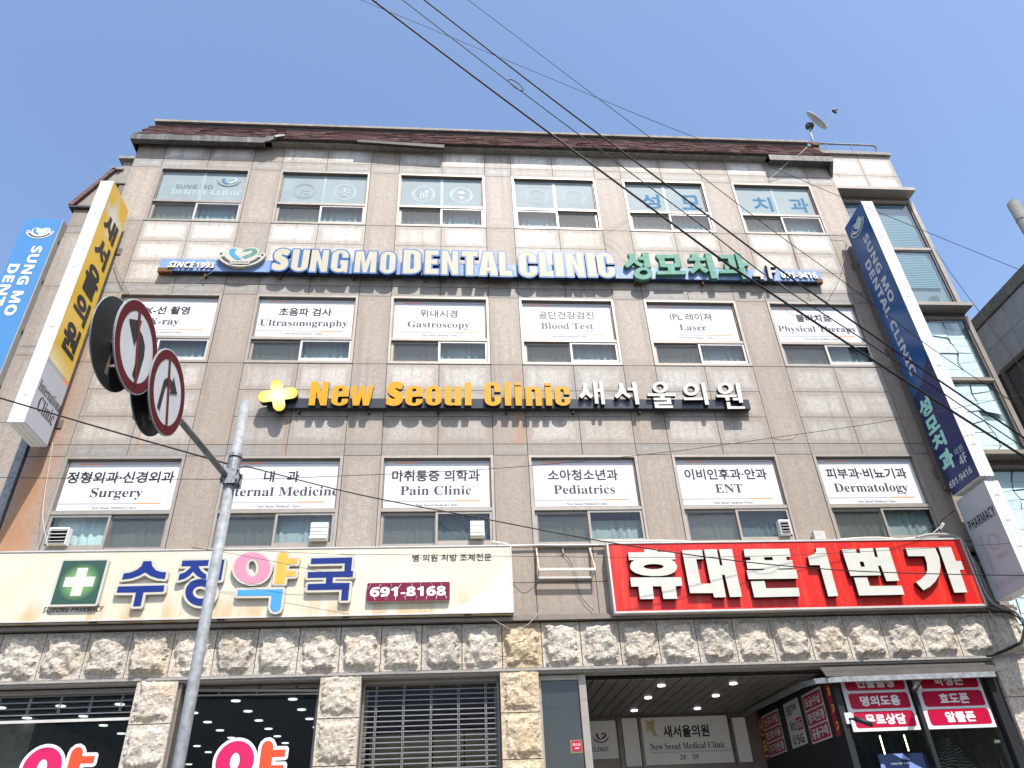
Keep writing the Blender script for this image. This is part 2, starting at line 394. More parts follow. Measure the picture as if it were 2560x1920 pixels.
def _bez(a, b, c, d, n=5):
    for i in range(n):
        u = i/n; yield ((1-u)**3*a.x+3*(1-u)**2*u*b.x+3*(1-u)*u*u*c.x+u**3*d.x, (1-u)**3*a.y+3*(1-u)**2*u*b.y+3*(1-u)*u*u*c.y+u**3*d.y)
for sp in _cv.splines:
    bp = list(sp.bezier_points); pts = []
    for i in range(len(bp)):
        p, q = bp[i], bp[(i+1) % len(bp)]
        straight = (p.handle_right-p.co).length < 1e-4 and (q.handle_left-q.co).length < 1e-4
        cr = abs((q.co-p.co).cross(p.handle_right-p.co).z) + abs((q.co-p.co).cross(q.handle_left-q.co).z)
        pts += list(_bez(p.co, p.handle_right, q.handle_left, q.co, 1 if (straight or cr < 1e-4) else 5))
    ym = sum(p[1] for p in pts)/len(pts)
    k = int(round((-(ym-.3))/3.0)); k = max(0, min(k, len(LINES)-1))
    GL[LINES[k]].append([(x, y+3.0*k) for x, y in pts])
_to.to_curve_clear(); bpy.data.objects.remove(_to); bpy.data.curves.remove(_tc)

def bbox(loops):
    xs = [p[0] for l in loops for p in l]; ys = [p[1] for l in loops for p in l]
    return min(xs), max(xs), min(ys), max(ys)
def xf(loops, sx, sy, ox, oy, shear=0):
    return [[(x*sx+ox+shear*y*sy, y*sy+oy) for x, y in l] for l in loops]
def fit(loops, x0, x1, z0, z1):
    a, b, c, d = bbox(loops); sx = (x1-x0)/(b-a); sy = (z1-z0)/(d-c)
    return [[(x0+(x-a)*sx, z0+(y-c)*sy) for x, y in l] for l in loops]
def signed(loops, X, Y):
    D = np.full(X.shape, 1e9); W = np.zeros(X.shape, int)
    for l in loops:
        a = np.array(l); b = np.roll(a, -1, 0)
        for (ax, ay), (bx, by) in zip(a, b):
            dx, dy = bx-ax, by-ay; L = dx*dx+dy*dy
            if L < 1e-14: continue
            tt = np.clip(((X-ax)*dx+(Y-ay)*dy)/L, 0, 1)
            D = np.minimum(D, (X-ax-tt*dx)**2+(Y-ay-tt*dy)**2)
            cr = dx*(Y-ay)-dy*(X-ax)
            W += ((ay <= Y) & (by > Y) & (cr > 0)).astype(int) - ((ay > Y) & (by <= Y) & (cr < 0)).astype(int)
    return np.sqrt(D)*np.where(W != 0, -1, 1)
def contour(Fd, xs, ys, tol):
    S = Fd < 0; segs = {}
    H, Wd = Fd.shape
    cs = np.argwhere((S[:-1,:-1] != S[1:,1:]) | (S[:-1,1:] != S[1:,:-1]) | (S[:-1,:-1] != S[:-1,1:]))
    def pt(e):
        i, j, k = e
        if k == 0: a, b = Fd[i,j], Fd[i,j+1]; u = a/(a-b); return (xs[j]+u*(xs[j+1]-xs[j]), ys[i])
        a, b = Fd[i,j], Fd[i+1,j]; u = a/(a-b); return (xs[j], ys[i]+u*(ys[i+1]-ys[i]))
    for i, j in cs:
        a, b, c, d = S[i,j], S[i,j+1], S[i+1,j+1], S[i+1,j]
        E = [(i,j,0), (i,j+1,1), (i+1,j,0), (i,j,1)]
        code = a+2*b+4*c+8*d
        tb = {1:[(3,0)],2:[(0,1)],3:[(3,1)],4:[(1,2)],5:[(3,0),(1,2)],6:[(0,2)],7:[(3,2)],8:[(2,3)],9:[(2,0)],10:[(0,1),(2,3)],11:[(2,1)],12:[(1,3)],13:[(1,0)],14:[(0,3)]}
        for p, q in tb.get(int(code), []): segs[E[p]] = E[q]
    loops = []
    while segs:
        st, nx = segs.popitem(); l = [pt(st)]
        while nx in segs: l.append(pt(nx)); nx = segs.pop(nx)
        # drop nearly collinear points
        keep = []
        n = len(l); i = 0
        def devi(a, b, seq):
            dx, dy = b[0]-a[0], b[1]-a[1]; L = math.hypot(dx, dy)
            if L < 1e-9: return max(math.hypot(p[0]-a[0], p[1]-a[1]) for p in seq)
            return max(abs(dx*(p[1]-a[1])-dy*(p[0]-a[0]))/L for p in seq)
        while i < n:
            keep.append(l[i]); j = i+2
            while j < n and j-i < 60 and devi(l[i], l[j], l[i+1:j]) < tol: j += 1
            i = j-1
        if len(keep) >= 3: loops.append(keep)
    return loops
def grown(loops, g, cell=.010, tol=.0022):
    a, b, c, d = bbox(loops); p = abs(g)+3*cell
    xs = np.arange(a-p, b+p+cell, cell); ys = np.arange(c-p, d+p+cell, cell)
    X, Y = np.meshgrid(xs, ys); return contour(signed(loops, X, Y)-g, xs, ys, tol)
def grown_text(loops, g, **k):       # letter by letter, so that the grids stay small
    bs = sorted(((bbox([l]), l) for l in loops), key=lambda q: q[0][0]); groups = []
    for bb, l in bs:
        if groups and bb[0] < groups[-1][0]-.002: groups[-1][0] = max(groups[-1][0], bb[1]); groups[-1][1].append(l)
        else: groups.append([bb[1], [l]])
    out = []
    for _, ls in groups: out += grown(ls, g, **k)
    return out
def inside(p, l):
    x, y = p; r = False; n = len(l)
    for i in range(n):
        (ax, ay), (bx, by) = l[i], l[i-1]
        if (ay > y) != (by > y) and x < (bx-ax)*(y-ay)/(by-ay)+ax: r = not r
    return r
def fill(loops):
    """triangles of the area between outlines: every outer loop with its own holes"""
    bb = [bbox([l]) for l in loops]; n = len(loops); off = [0]
    for l in loops: off.append(off[-1]+len(l))
    par = [[j for j in range(n) if j != i and bb[j][0] <= bb[i][0] and bb[j][1] >= bb[i][1] and bb[j][2] <= bb[i][2] and bb[j][3] >= bb[i][3] and inside(loops[i][0], loops[j])] for i in range(n)]
    tri = []
    for i in range(n):
        if len(par[i]) % 2: continue
        hs = [j for j in range(n) if len(par[j]) == len(par[i])+1 and i in par[j]]
        ids = [off[k]+q for k in [i]+hs for q in range(len(loops[k]))]
        for t in tessellate_polygon([[Vector((x, y, 0)) for x, y in loops[k]] for k in [i]+hs]): tri.append(tuple(ids[q] for q in t))
    return tri
XZ = lambda y: (lambda u, v, d: (u, y-d, v))                # sheet facing the street: u=x, v=z, d=outwards
def shape(loops, place, thick=0.0, mat=None, side=None, name='letter', parent=None):
    """flat or extruded shape from closed outlines; place(u, v, d) puts it in space"""
    tri = fill(loops)
    fl = [p for l in loops for p in l]; n = len(fl)
    V = [place(x, y, thick) for x, y in fl]; Fc = [tuple(t) for t in tri]; mi = [0]*len(Fc)
    if thick:
        V += [place(x, y, 0) for x, y in fl]; k = 0
        for l in loops:
            for i in range(len(l)):
                j = (i+1) % len(l); Fc.append((k+i, k+j, n+k+j, n+k+i)); mi.append(1 if side else 0)
            k += len(l)
    me = bpy.data.meshes.new(name); me.from_pydata(V, [], Fc)
    # front normals outwards
    o = Vector(place(0, 0, 1)) - Vector(place(0, 0, 0)); me.update()
    flip = [p.index for p in me.polygons[:len(tri)] if p.normal.dot(o) < 0]
    if flip:
        bm = bmesh.new(); bm.from_mesh(me); bm.faces.ensure_lookup_table()
        bmesh.ops.reverse_faces(bm, faces=[bm.faces[i] for i in flip]); bm.to_mesh(me); bm.free()
    ob = link(name, me, mat, parent)
    if side:
        me.materials.append(side)
        for i, p in enumerate(me.polygons): p.material_index = mi[i]
    return ob
def rect(x0, x1, z0, z1, r=0):
    if not r: return [(x0,z0),(x1,z0),(x1,z1),(x0,z1)]
    o = []
    for cx, cz, a0 in ((x1-r, z0+r, -90), (x1-r, z1-r, 0), (x0+r, z1-r, 90), (x0+r, z0+r, 180)):
        for k in range(6): a = math.radians(a0+18*k); o.append((cx+r*math.cos(a), cz+r*math.sin(a)))
    return o
def ell(cx, cz, rx, rz, n=40): return [(cx+rx*math.cos(2*math.pi*k/n), cz+rz*math.sin(2*math.pi*k/n)) for k in range(n)]
def pm(origin, width, imgw=2212.0):                          # traced points of the photograph -> points on a plane
    s = width/imgw
    def f(pts, y): return [on_wall(origin[0]+a*s, origin[1]+b*s, y) for a, b in pts]
    return f
def pell(cx, cy, rx, ry, n=36): return [(cx+rx*math.cos(2*math.pi*k/n), cy+ry*math.sin(2*math.pi*k/n)) for k in range(n)]
def word(s, x0=None, x1=None, zc=None, h=None, em=None, cx=None, grow=0, base=None):
    """loops of a line of text placed by width or by em size"""
    L = GL[s]; a, b, c, d = bbox(L)
    if em is None: sx = (x1-x0)/(b-a); sy = h/(d-c) if h else sx
    else: sx = sy = em
    ox = (x0 - a*sx) if cx is None else cx-(a+b)/2*sx
    oy = (zc-(c+d)/2*sy) if base is None else base
    L = xf(L, sx, sy, ox, oy)
    if grow: L = grown_text(L, grow, cell=max(.006, min(.012, sy/45)), tol=.0015)
    return L

# ================================================================== GROUND
MB().quad((-400,-400,0),(400,-400,0),(400,400,0),(-400,400,0)).build('street', MT['asphalt'])['kind'] = 'structure'
pv = MB(); pv.box(-40, 40, -3.4, 20, .004, .13); pv.build('pavement', MT['paving'])['kind'] = 'structure'
MB().box(-40, 40, -3.56, -3.402, .004, .14).build('kerb', MT['stone_sm'])['kind'] = 'structure'
ln = MB().box(-40, 40, -4.2, -4.08, .003, .006); ln.build('road_marking', MT['white_print'])['kind'] = 'structure'

# ================================================================== CLINIC BUILDING
B = empty('clinic_building', (1, .5, 0), 'four-storey clinic building clad in speckled beige granite with brown shingled eave', 'building')
WX = [(-6.003,-4.175), (-3.571,-1.717), (-1.121,.687), (1.269,3.076), (3.674,5.504), (6.118,7.949)]
WX = [(a, a+1.822) if i not in (1,) else (a, b) for i, (a, b) in enumerate(WX)]
XL, XR = -6.59, 8.556
FL = [(14.157, 12.603, 13.185), (10.757, 9.209, 9.76), (7.392, 5.80, 6.437)]    # top, bottom, transom of each storey
_uvc = 0
def slab(x0, x1, z0, z1, y, mat, tone, parent=B, name='panel', th=.03, gap=.005):
    x0 += gap; x1 -= gap; z0 += gap; z1 -= gap
    mb = MB().box(x0, x1, y, y+th, z0, z1)
    me = bpy.data.meshes.new(name); me.from_pydata(mb.v, [], mb.f); me.update()
    un = me.uv_layers.new(name='near'); uf = me.uv_layers.new(name='far')
    for lp in me.loops:
        v = me.vertices[lp.vertex_index].co
        un.data[lp.index].uv = (v.x-x0, v.z-z0); uf.data[lp.index].uv = (x1-v.x, z1-v.z)
    ob = link(name, me, mat, parent); ob.color = (*tone, 1); return ob
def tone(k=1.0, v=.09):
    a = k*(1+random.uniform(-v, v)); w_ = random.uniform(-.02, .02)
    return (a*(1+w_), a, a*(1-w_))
# columns: pier, half-bay, half-bay, pier ...
cols = []; prev = XL
for a, b in WX: cols += [(prev, a, 'p'), (a, (a+b)/2, 's'), ((a+b)/2, b, 's')]; prev = b
cols.append((prev, XR, 'p'))
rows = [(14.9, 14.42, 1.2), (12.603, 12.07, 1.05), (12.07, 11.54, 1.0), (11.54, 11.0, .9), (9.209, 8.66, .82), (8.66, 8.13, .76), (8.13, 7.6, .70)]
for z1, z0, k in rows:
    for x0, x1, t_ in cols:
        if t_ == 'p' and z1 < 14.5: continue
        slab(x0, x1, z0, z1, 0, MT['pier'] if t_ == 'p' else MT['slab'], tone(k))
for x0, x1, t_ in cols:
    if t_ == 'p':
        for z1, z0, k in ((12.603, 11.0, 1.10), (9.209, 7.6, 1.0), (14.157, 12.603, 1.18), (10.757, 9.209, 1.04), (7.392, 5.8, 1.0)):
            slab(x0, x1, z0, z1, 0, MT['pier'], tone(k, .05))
for z1, z0, k in ((14.42, 14.157, 1.15), (11.0, 10.757, .95), (7.6, 7.392, .9)):
    for x0, x1, t_ in cols: slab(x0, x1, z0, z1, 0, MT['band'], tone(k, .05))
for z1, z0 in ((5.8, 5.25), (5.25, 4.76)):
    for x0, x1, t_ in cols: slab(x0, x1, z0, z1, 0, MT['pier'], tone(.95, .05))
# backing wall with openings
core = MB(); prev = XL
for a, b in WX+[(XR, XR)]:
    core.box(prev, a, .031, .45, 4.66, 15.0); prev = b
zs = [15.0]
for t_, b_, _ in FL: zs += [t_, b_]
zs.append(4.66)
for a, b in WX:
    for i in range(0, len(zs), 2): core.box(a, b, .032, .45, zs[i+1], zs[i])
core.build('wall_core', MT['joint'], B)
MB().box(XL, XR, 1.6, 1.7, 4.8, 14.95).build('interior_wall', MT['room'], B)
sl_ = MB()
for z in (4.7, 8.0, 11.3, 14.6): sl_.box(XL+.01, XR-.01, .46, 1.6, z, z+.25)
sl_.box(XL, XL+.1, .46, 1.6, 4.96, 14.6); sl_.box(XR-.1, XR, .46, 1.6, 4.96, 14.6)
sl_.build('floor_slab', MT['room'], B)
MB().box(XL, XR, 1.75, 9, 4.7, 15.2).build('building_mass', MT['concrete'], B)

def bolt_text(loops, y, mat, parent, name='lettering'): return shape(loops, XZ(y), 0, mat, None, name, parent)
def window(ci, fi):
    x0, x1 = WX[ci]; zt, zb, ztr = FL[fi]
    nm = ['top-floor', 'third-floor', 'second-floor'][fi]
    fr = MB(); g = .004
    fr.ring(x0+g, x1-g, zb+g, zt-g, .045, -.012, .10)
    fr.box(x0+.05, x1-.05, .0, .10, ztr-.028, ztr+.028)
    wo = fr.build('window', MT['alu'], B)
    # moulded inner lip
    MB().ring(x0+.05, x1-.05, ztr+.03, zt-.05, .02, .03, .09).build('glazing_bead', MT['alu_dark'], wo)
    fx0, fx1, fz0, fz1 = x0+.072, x1-.072, ztr+.052, zt-.072
    xm = (x0+x1)/2
    if fi == 0:
        MB().box(fx0, fx1, .06, .07, fz0, fz1).build('frosted_pane', MT['frost'], wo)
        MB().box(xm-.03, xm+.03, .054, .0605, fz0, fz1).build('film_seam', plain_seam, wo)
    else:
        MB().box(fx0, fx1, .06, .07, fz0, fz1).build('printed_film', MT['film'], wo)
        kor, eng = (F3 if fi == 1 else F2)[ci]
        yk, ye, yb, yt, ys = (10.40, 10.118, 9.964, 10.64, 9.896) if fi == 1 else (7.05, 6.762, 6.61, 7.284, 6.533)
        W_ = fx1-fx0; xo = xm-.02
        soft = fi == 1 and ci in (2, 3, 4)
        ink = MT['ink_soft'] if soft else MT['ink']; inke = MT['ink_soft']
        em = .196 if fi == 1 else .212
        a, b, c, d = bbox(GL[kor])
        Lk = word(kor, em=em, cx=xo, base=yk-.36*em, grow=.003 if soft else .005)
        bolt_text(Lk, .058, ink, wo)
        ee = .205 if fi == 1 else .222
        if eng == 'Physical Therapy': ee = .198
        Le = xf(word(serif(eng), em=ee, cx=0, base=ye-.20*ee), 1.05, 1.0, xo, 0)
        bolt_text(Le, .058, inke, wo)
        Ls = xf(word(serif('New Seoul Medical Clinic'), em=.053, cx=0, base=ys-.012), 1.12, 1.0, xo+.02, 0)
        bolt_text(Ls, .058, MT['ink_soft'], wo)
        h = .010
        shape([rect(fx0+W_*.09, fx0+W_*.32, yt-h, yt+h)], XZ(.058), 0, MT['orange'], None, 'orange_stripe', wo)
        shape([rect(fx0+W_*.321, fx1-.01, yt-h, yt+h)], XZ(.058), 0, MT['grey_print'], None, 'grey_stripe', wo)
        shape([rect(fx0+.01, fx0+W_*.659, yb-h, yb+h)], XZ(.058), 0, MT['grey_print'], None, 'grey_stripe', wo)
        shape([rect(fx0+W_*.66, fx0+W_*.90, yb-h, yb+h)], XZ(.058), 0, MT['orange'], None, 'orange_stripe', wo)
    # sliding sashes
    lz0, lz1 = zb+.05, ztr-.03
    sc = {(0,0):'L',(0,1):'L',(0,2):'L',(0,3):'R',(0,4):'L',(0,5):'L',(2,0):'R'}.get((fi, ci), 'L')
    half = (x1-x0-.1)/2
    for side in ('L', 'R'):
        a = x0+.05 if side == 'L' else xm-.02; b = xm+.02 if side == 'L' else x1-.05
        front = side != sc
        y0 = .012 if front else .045
        screen = side == sc
        s_ = MB().ring(a+.002, b-.002, lz0+.002, lz1-.002, .036, y0, y0+.028, wb=.075 if (not screen and fi) else .04)
        so_ = s_.build('sash', MT['alu_white'] if (fi < 2 and front) else MT['alu'], wo)
        lo = .075 if (not screen and fi) else .04
        MB().box(a+.038, b-.038, y0+.012, y0+.016, lz0+lo, lz1-.038).build('pane', MT['glass_screen'] if screen else MT['glass'], wo)
        if screen:
            MB().ring(a+.04, b-.04, lz0+lo, lz1-.04, .014, y0+.004, y0+.012).build('screen_frame', MT['alu_dark'], wo)
        # what hangs behind the pane
        if fi == 1: mt_ = MT['curtain'] if (ci+(side == 'L')) % 3 != 1 or not screen else MT['blind']
        elif fi == 0: mt_ = MT['blind'] if side == 'R' and ci % 2 else (MT['frost'] if not screen else MT['curtain_white'])
        else: mt_ = {0: MT['curtain_white'], 1: MT['blind'], 3: MT['curtain'], 5: MT['curtain']}.get(ci, MT['room']) if not screen else MT['blind']
        cu = MB(); n = 26; zc = lz0-.02
        top = lz1+.05 if not (fi == 2 and ci == 3) else lz1-.12
        P = [(a+.01+(b-a-.02)*i/n, .155+.022*math.sin(i*1.7+ci)*(.5+.5*math.sin(i*.37+fi))) for i in range(n+1)]
        for i in range(n):
            cu.quad((P[i][0], P[i][1], zc), (P[i+1][0], P[i+1][1], zc), (P[i+1][0], P[i+1][1], top), (P[i][0], P[i][1], top))
        cu.build('curtain', mt_, wo, smooth=True)
    return wo
plain_seam = plain('pale_film_seam', (.30,.36,.375), .3)
WIN = {}
for fi in range(3):
    for ci in range(6): WIN[fi, ci] = window(ci, fi)

# prints on the top-floor frosted panes
z1m, z2m, z3m = pm((0,250), 900), pm((850,250), 900), pm((1660,250), 900)
FADE = plain('faded_blue_print', (.07,.19,.31), .7, 0, .35, 12, spec=.05)
FADED = plain('faded_slate_print', (.11,.16,.20), .6, 0, .35, 14)
FADEM = plain('faded_mint_print', (.34,.46,.45), .6, 0, .3, 12)
YF = .057
def wtext(s, pts, f, mat, win, grow=0, y=YF):
    (x0, z1), (x1, z0) = f(pts, y); L = fit(GL[s], x0, x1, z0, z1)
    if grow: L = grown_text(L, grow, cell=.007, tol=.002)
    shape(L, XZ(y), 0, mat, None, 'lettering', win)
x0, x1 = WX[0]; ZT = FL[0][0]
shape(fit(GL[sansb('SUNG MO')], -5.62, -4.89, 13.60, 13.72), XZ(YF), 0, FADED, None, 'lettering', WIN[0,0])
shape(fit(GL[sansb('DENTAL CLINIC')], -5.66, -4.28, 13.42, 13.565), XZ(YF), 0, FADEM, None, 'lettering', WIN[0,0])
for ci, pair in ((4, '성모'), (5, '치과')):
    a, b = WX[ci]; cxs = (a+.58, b-.36) if ci == 4 else (a+.62, b-.38)
    for ch, cx_ in zip(pair, cxs):
        L = grown(fit(GL[ch], cx_-.2, cx_+.2, 13.36, 13.78), .012, cell=.008)
        o = shape(L, XZ(YF), 0, FADE, None, 'lettering', WIN[0,ci])
LOGO1 = True
ICON = plain('pale_icon_print', (.36,.42,.44), .5, 0, .1); ICOND = plain('grey_icon_print', (.19,.245,.26), .5, 0, .1)
for ci, mt_ in ((1, ICOND), (2, ICON), (3, ICOND)):
    a, b = WX[ci]
    for k, cx_ in enumerate((a+.53, b-.50)):
        m_ = ICON if (ci == 1 and k) or ci == 2 else mt_
        cz = 13.61
        shape([ell(cx_, cz, .235, .235), ell(cx_, cz, .217, .217)], XZ(YF), 0, m_, None, 'icon_ring', WIN[0,ci])
        shape([ell(cx_, cz, .195, .195), ell(cx_, cz, .185, .185)], XZ(YF), 0, m_, None, 'icon_ring', WIN[0,ci])
        L = []
        if ci == 2 and k == 0:
            for dx in (-.06, 0, .06): L.append(rect(cx_+dx-.012, cx_+dx+.012, cz-.12, cz+.03))
            L.append(ell(cx_+.07, cz+.08, .04, .04)); L.append([(cx_-.09,cz+.11),(cx_-.05,cz+.03),(cx_-.03,cz+.05)])
        elif ci == 2: L = [[(cx_-.03,cz-.13),(cx_+.03,cz-.13),(cx_+.045,cz+.02),(cx_-.045,cz+.02)], ell(cx_, cz+.07, .07, .045), rect(cx_-.06,cx_+.06,cz-.01,cz+.012)]
        elif ci == 1 and k: L = [rect(cx_-.11,cx_+.1,cz-.02,cz+.005), rect(cx_-.02,cx_+.005,cz-.12,cz+.11), rect(cx_-.07,cx_+.03,cz-.12,cz-.1), rect(cx_+.04,cx_+.12,cz+.03,cz+.05)]
        elif ci == 1: L = [rect(cx_-.08,cx_-.05,cz-.09,cz+.08), rect(cx_-.04,cx_+.12,cz+.0,cz+.02), rect(cx_+.02,cx_+.1,cz-.09,cz-.07)]
        else: L = [rect(cx_-.09,cx_+.09,cz-.03,cz-.01)] if k == 0 else []
        for l in L: shape([l], XZ(YF-.001), 0, m_, None, 'icon_mark', WIN[0,ci])

# ---- roof: shingles, gutter fascia, ridge cap
rf = MB(); nr = 12; ye, ze, yr, zr = -.20, 14.93, .34, 15.93
for i in range(nr):
    a, b = i/nr, (i+1.35)/nr; b = min(b, 1)
    x = -6.67+random.random()*.1
    y0_, z0_ = ye+(yr-ye)*a, ze+(zr-ze)*a; y1_, z1_ = ye+(yr-ye)*b, ze+(zr-ze)*b
    while x < 8.54:
        w_ = random.uniform(.22, .34); xe = min(x+w_, 8.54); d = .012+random.uniform(0, .007)
        rf.v += [(x+.003, y0_-d*1.2, z0_+d*.4), (xe-.003, y0_-d*1.2, z0_+d*.4), (xe-.003, y1_-.002, z1_), (x+.003, y1_-.002, z1_),
                 (x+.003, y0_+.01, z0_-.01), (xe-.003, y0_+.01, z0_-.01)]
        n = len(rf.v)-6; rf.f += [(n, n+1, n+2, n+3), (n+4, n+5, n+1, n)]; x = xe
tag(rf.build('shingles', MT['shingle'], B), kind='stuff')
MB().prismx([(-.19,14.9), (.35,15.9), (.6,15.9), (.6,14.9)], -6.66, 8.535).build('roof_slope', MT['fascia_dark'], B)
rc = MB().box(-6.62, 8.52, .26, .62, 15.985, 16.05); rc.build('ridge_cap', MT['concrete'], B)
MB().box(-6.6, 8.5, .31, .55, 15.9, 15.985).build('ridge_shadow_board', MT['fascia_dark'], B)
MB().box(-3.84, 7.07, -.15, .02, 14.875, 14.925).box(-6.6, 8.53, -.1, .02, 14.90, 14.93).build('eave_ledge', MT['concrete'], B)
g_ = MB().box(-6.69, -3.95, -.215, -.20, 14.765, 14.94).box(-6.69, -3.95, -.2, -.09, 14.765, 14.78).box(-6.69, -6.675, -.2, .6, 14.765, 14.94)
g_.prism([(-3.95,14.765), (-3.86,14.80), (-3.72,14.90), (-3.62,15.02), (-3.66,15.04), (-3.80,14.955), (-3.95,14.94)], -.24, -.20)
g_.bar((-3.75,-.26,14.9), (-3.58,-.2,15.03), .05); g_.build('gutter_fascia', MT['fascia'], B)
MB().prism([(-2.03,14.87), (-.17,14.76), (-.17,14.86), (-2.03,14.935)], -.23, -.16).build('gutter_fascia', MT['fascia_dark'], B)
MB().box(7.08, 8.56, -.215, -.20, 14.72, 14.89).box(7.08, 8.56, -.2, -.06, 14.72, 14.735).prismx([(-.2,14.72), (.0,14.45), (.0,14.9), (-.2,14.9)], 8.5, 8.56).build('gutter_fascia', MT['fascia'], B)

# ---- left wing (set back two metres)
wing = MB().box(-8.74, -6.3, 2.03, 6, 0, 14.95); wing.build('wing_core', MT['concrete'], B)
wp = [(-8.74, -7.85), (-7.85, -7.1), (-7.1, -6.3)]
for z1, z0, k, m_ in ((14.95,14.42,.9,'pier'), (14.42,14.2,1.0,'band'), (14.2,12.61,1.15,'pier'), (12.61,11.0,1.1,'pier'), (11.0,10.78,1,'band'), (10.78,9.2,1.05,'pier'), (9.2,7.6,1.0,'pier'), (7.6,7.4,.9,'band'), (7.4,5.8,.95,'pier'), (5.8,4.2,.9,'pier')):
    for a, b in wp: slab(a, b, z0, z1, 2.0, MT[m_], tone(k, .05))
MB().box(-8.84, -6.5, 1.93, 2.3, 14.96, 15.02).build('wing_cornice', MT['fascia_dark'], B)
MB().prism([(-8.82,15.03), (-6.9,15.03), (-6.9,16.3), (-8.12,16.3)], 2.0, 5).build('gable_wall', MT['slab_plain'] if 'slab_plain' in MT else MT['band'], B)
MB().prism([(-8.88,15.05), (-8.2,16.33), (-8.12,16.36), (-8.12,16.29), (-8.78,15.03)], 1.93, 5).build('gable_edge', MT['shingle'], B)
MB().box(-8.25, -7.95, 1.93, 5, 16.30, 16.37).build('gable_cap', MT['concrete'], B)
MB().box(-8.02, -6.6, 1.98, 5, 15.88, 16.63).build('stair_block', MT['band'], B)
MB().box(-8.12, -6.6, 1.88, 5, 16.64, 16.72).box(-8.04, -6.6, 1.93, 2.0, 15.80, 15.87).build('stair_cornice', MT['concrete'], B)
MB().box(-7.9, -7.65, 1.95, 1.99, 15.0, 15.75).build('stair_window', MT['alu_dark'], B)

# ---- right stair tower
TX = 10.59; TY = .5
MB().box(8.3, TX, 1.2, 6, 0, 10.9).box(8.3, TX, .54, 6, 14.34, 15.9).box(8.3, TX, 1.2, 6, 10.9, 14.34).build('tower_core', MT['concrete'], B)
for z1, z0 in ((15.84,15.74), (15.74,15.13), (15.13,14.42)):
    for a, b in ((8.3, 9.78), (9.78, TX)): slab(a, b, z0, z1, TY, MT['slab'], tone(1.13, .05))
MB().box(8.3, TX+.05, .44, 2, 15.845, 15.93).build('tower_parapet_cap', MT['concrete'], B)
for z in (14.33, 10.915, 7.5):
    MB().box(8.3, TX+.0, .2, .52, z, z+.085).build('tower_ledge', MT['alu'], B)
    MB().box(8.3, TX-.03, .47, .52, z-.09, z-.002).build('ledge_trim', MT['alu_dark'], B)
def tower_window(z0, z1, zm, kind):
    fr = MB(); fr.box(TX-.09, TX, .44, .56, z0, z1); fr.box(8.3, TX-.09, .46, .55, z0, z0+.05); fr.box(8.3, TX-.09, .46, .55, z1-.06, z1)
    fr.box(8.3, TX-.09, .455, .55, zm-.03, zm+.03)
    o = fr.build('tower_window', MT['alu'], B)
    for a, b in ((z0+.05, zm-.03), (zm+.03, z1-.06)):
        MB().ring(8.3, TX-.092, a, b, .03, .47, .51).build('glazing_bead', MT['alu_dark'], o)
        MB().box(8.3, TX-.12, .50, .506, a+.03, b-.03).build('pane', MT['glass_teal'] if kind == 'blind' else MT['glass'], o)
        if kind == 'blind':
            bl = MB(); z = b-.05; low = a+.03 if b > zm+.5 else a+.62
            while z > low: bl.box(8.35, TX-.22, .516, .54, z-.045, z-.012); z -= .05
            bl.build('slat_blind', BLIND, o)
            MB().box(8.3, TX-.1, .56, .57, a, b).build('backing', MT['curtain'], o)
        else:
            # peeling white paper behind the glass
            rnd = random.Random(int(z0*100+a)); pl_ = MB()
            nx, nz = 5, 7; w1, h1 = (TX-.22-8.35)/nx, (b-a-.08)/nz
            GP = {}
            for i in range(nx+1):
                for j in range(nz+1): GP[i,j] = (8.35+i*w1+(rnd.uniform(-.10,.10) if 0 < i < nx else 0), a+.04+j*h1+(rnd.uniform(-.06,.06) if 0 < j < nz else 0))
            for i in range(nx):
                for j in range(nz):
                    if rnd.random() < .07: continue
                    q = [GP[i,j], GP[i+1,j], GP[i+1,j+1], GP[i,j+1]]; cx_ = sum(p[0] for p in q)/4; cz_ = sum(p[1] for p in q)/4
                    k = rnd.uniform(.90, .99); dd = rnd.uniform(0, .03)
                    q = [(cx_+(p[0]-cx_)*k, .512+dd*rnd.random(), cz_+(p[1]-cz_)*k) for p in q]; pl_.quad(*q)
            pl_.build('peeling_paper', MT['paper'], o)
            MB().box(8.3, TX-.1, .56, .57, a, b).build('backing', PAPERBACK, o)
    return o
PAPERBACK = plain('dusty_paper_backing', (.34,.38,.38), .8, 0, .3, 3)
BLIND = plain('grey_blue_slat_blind', (.26,.36,.40), .6, 0, .1)
tower_window(11.0, 14.24, 12.72, 'blind'); tower_window(7.585, 10.825, 9.27, 'paper'); tower_window(4.3, 7.41, 5.9, 'paper')

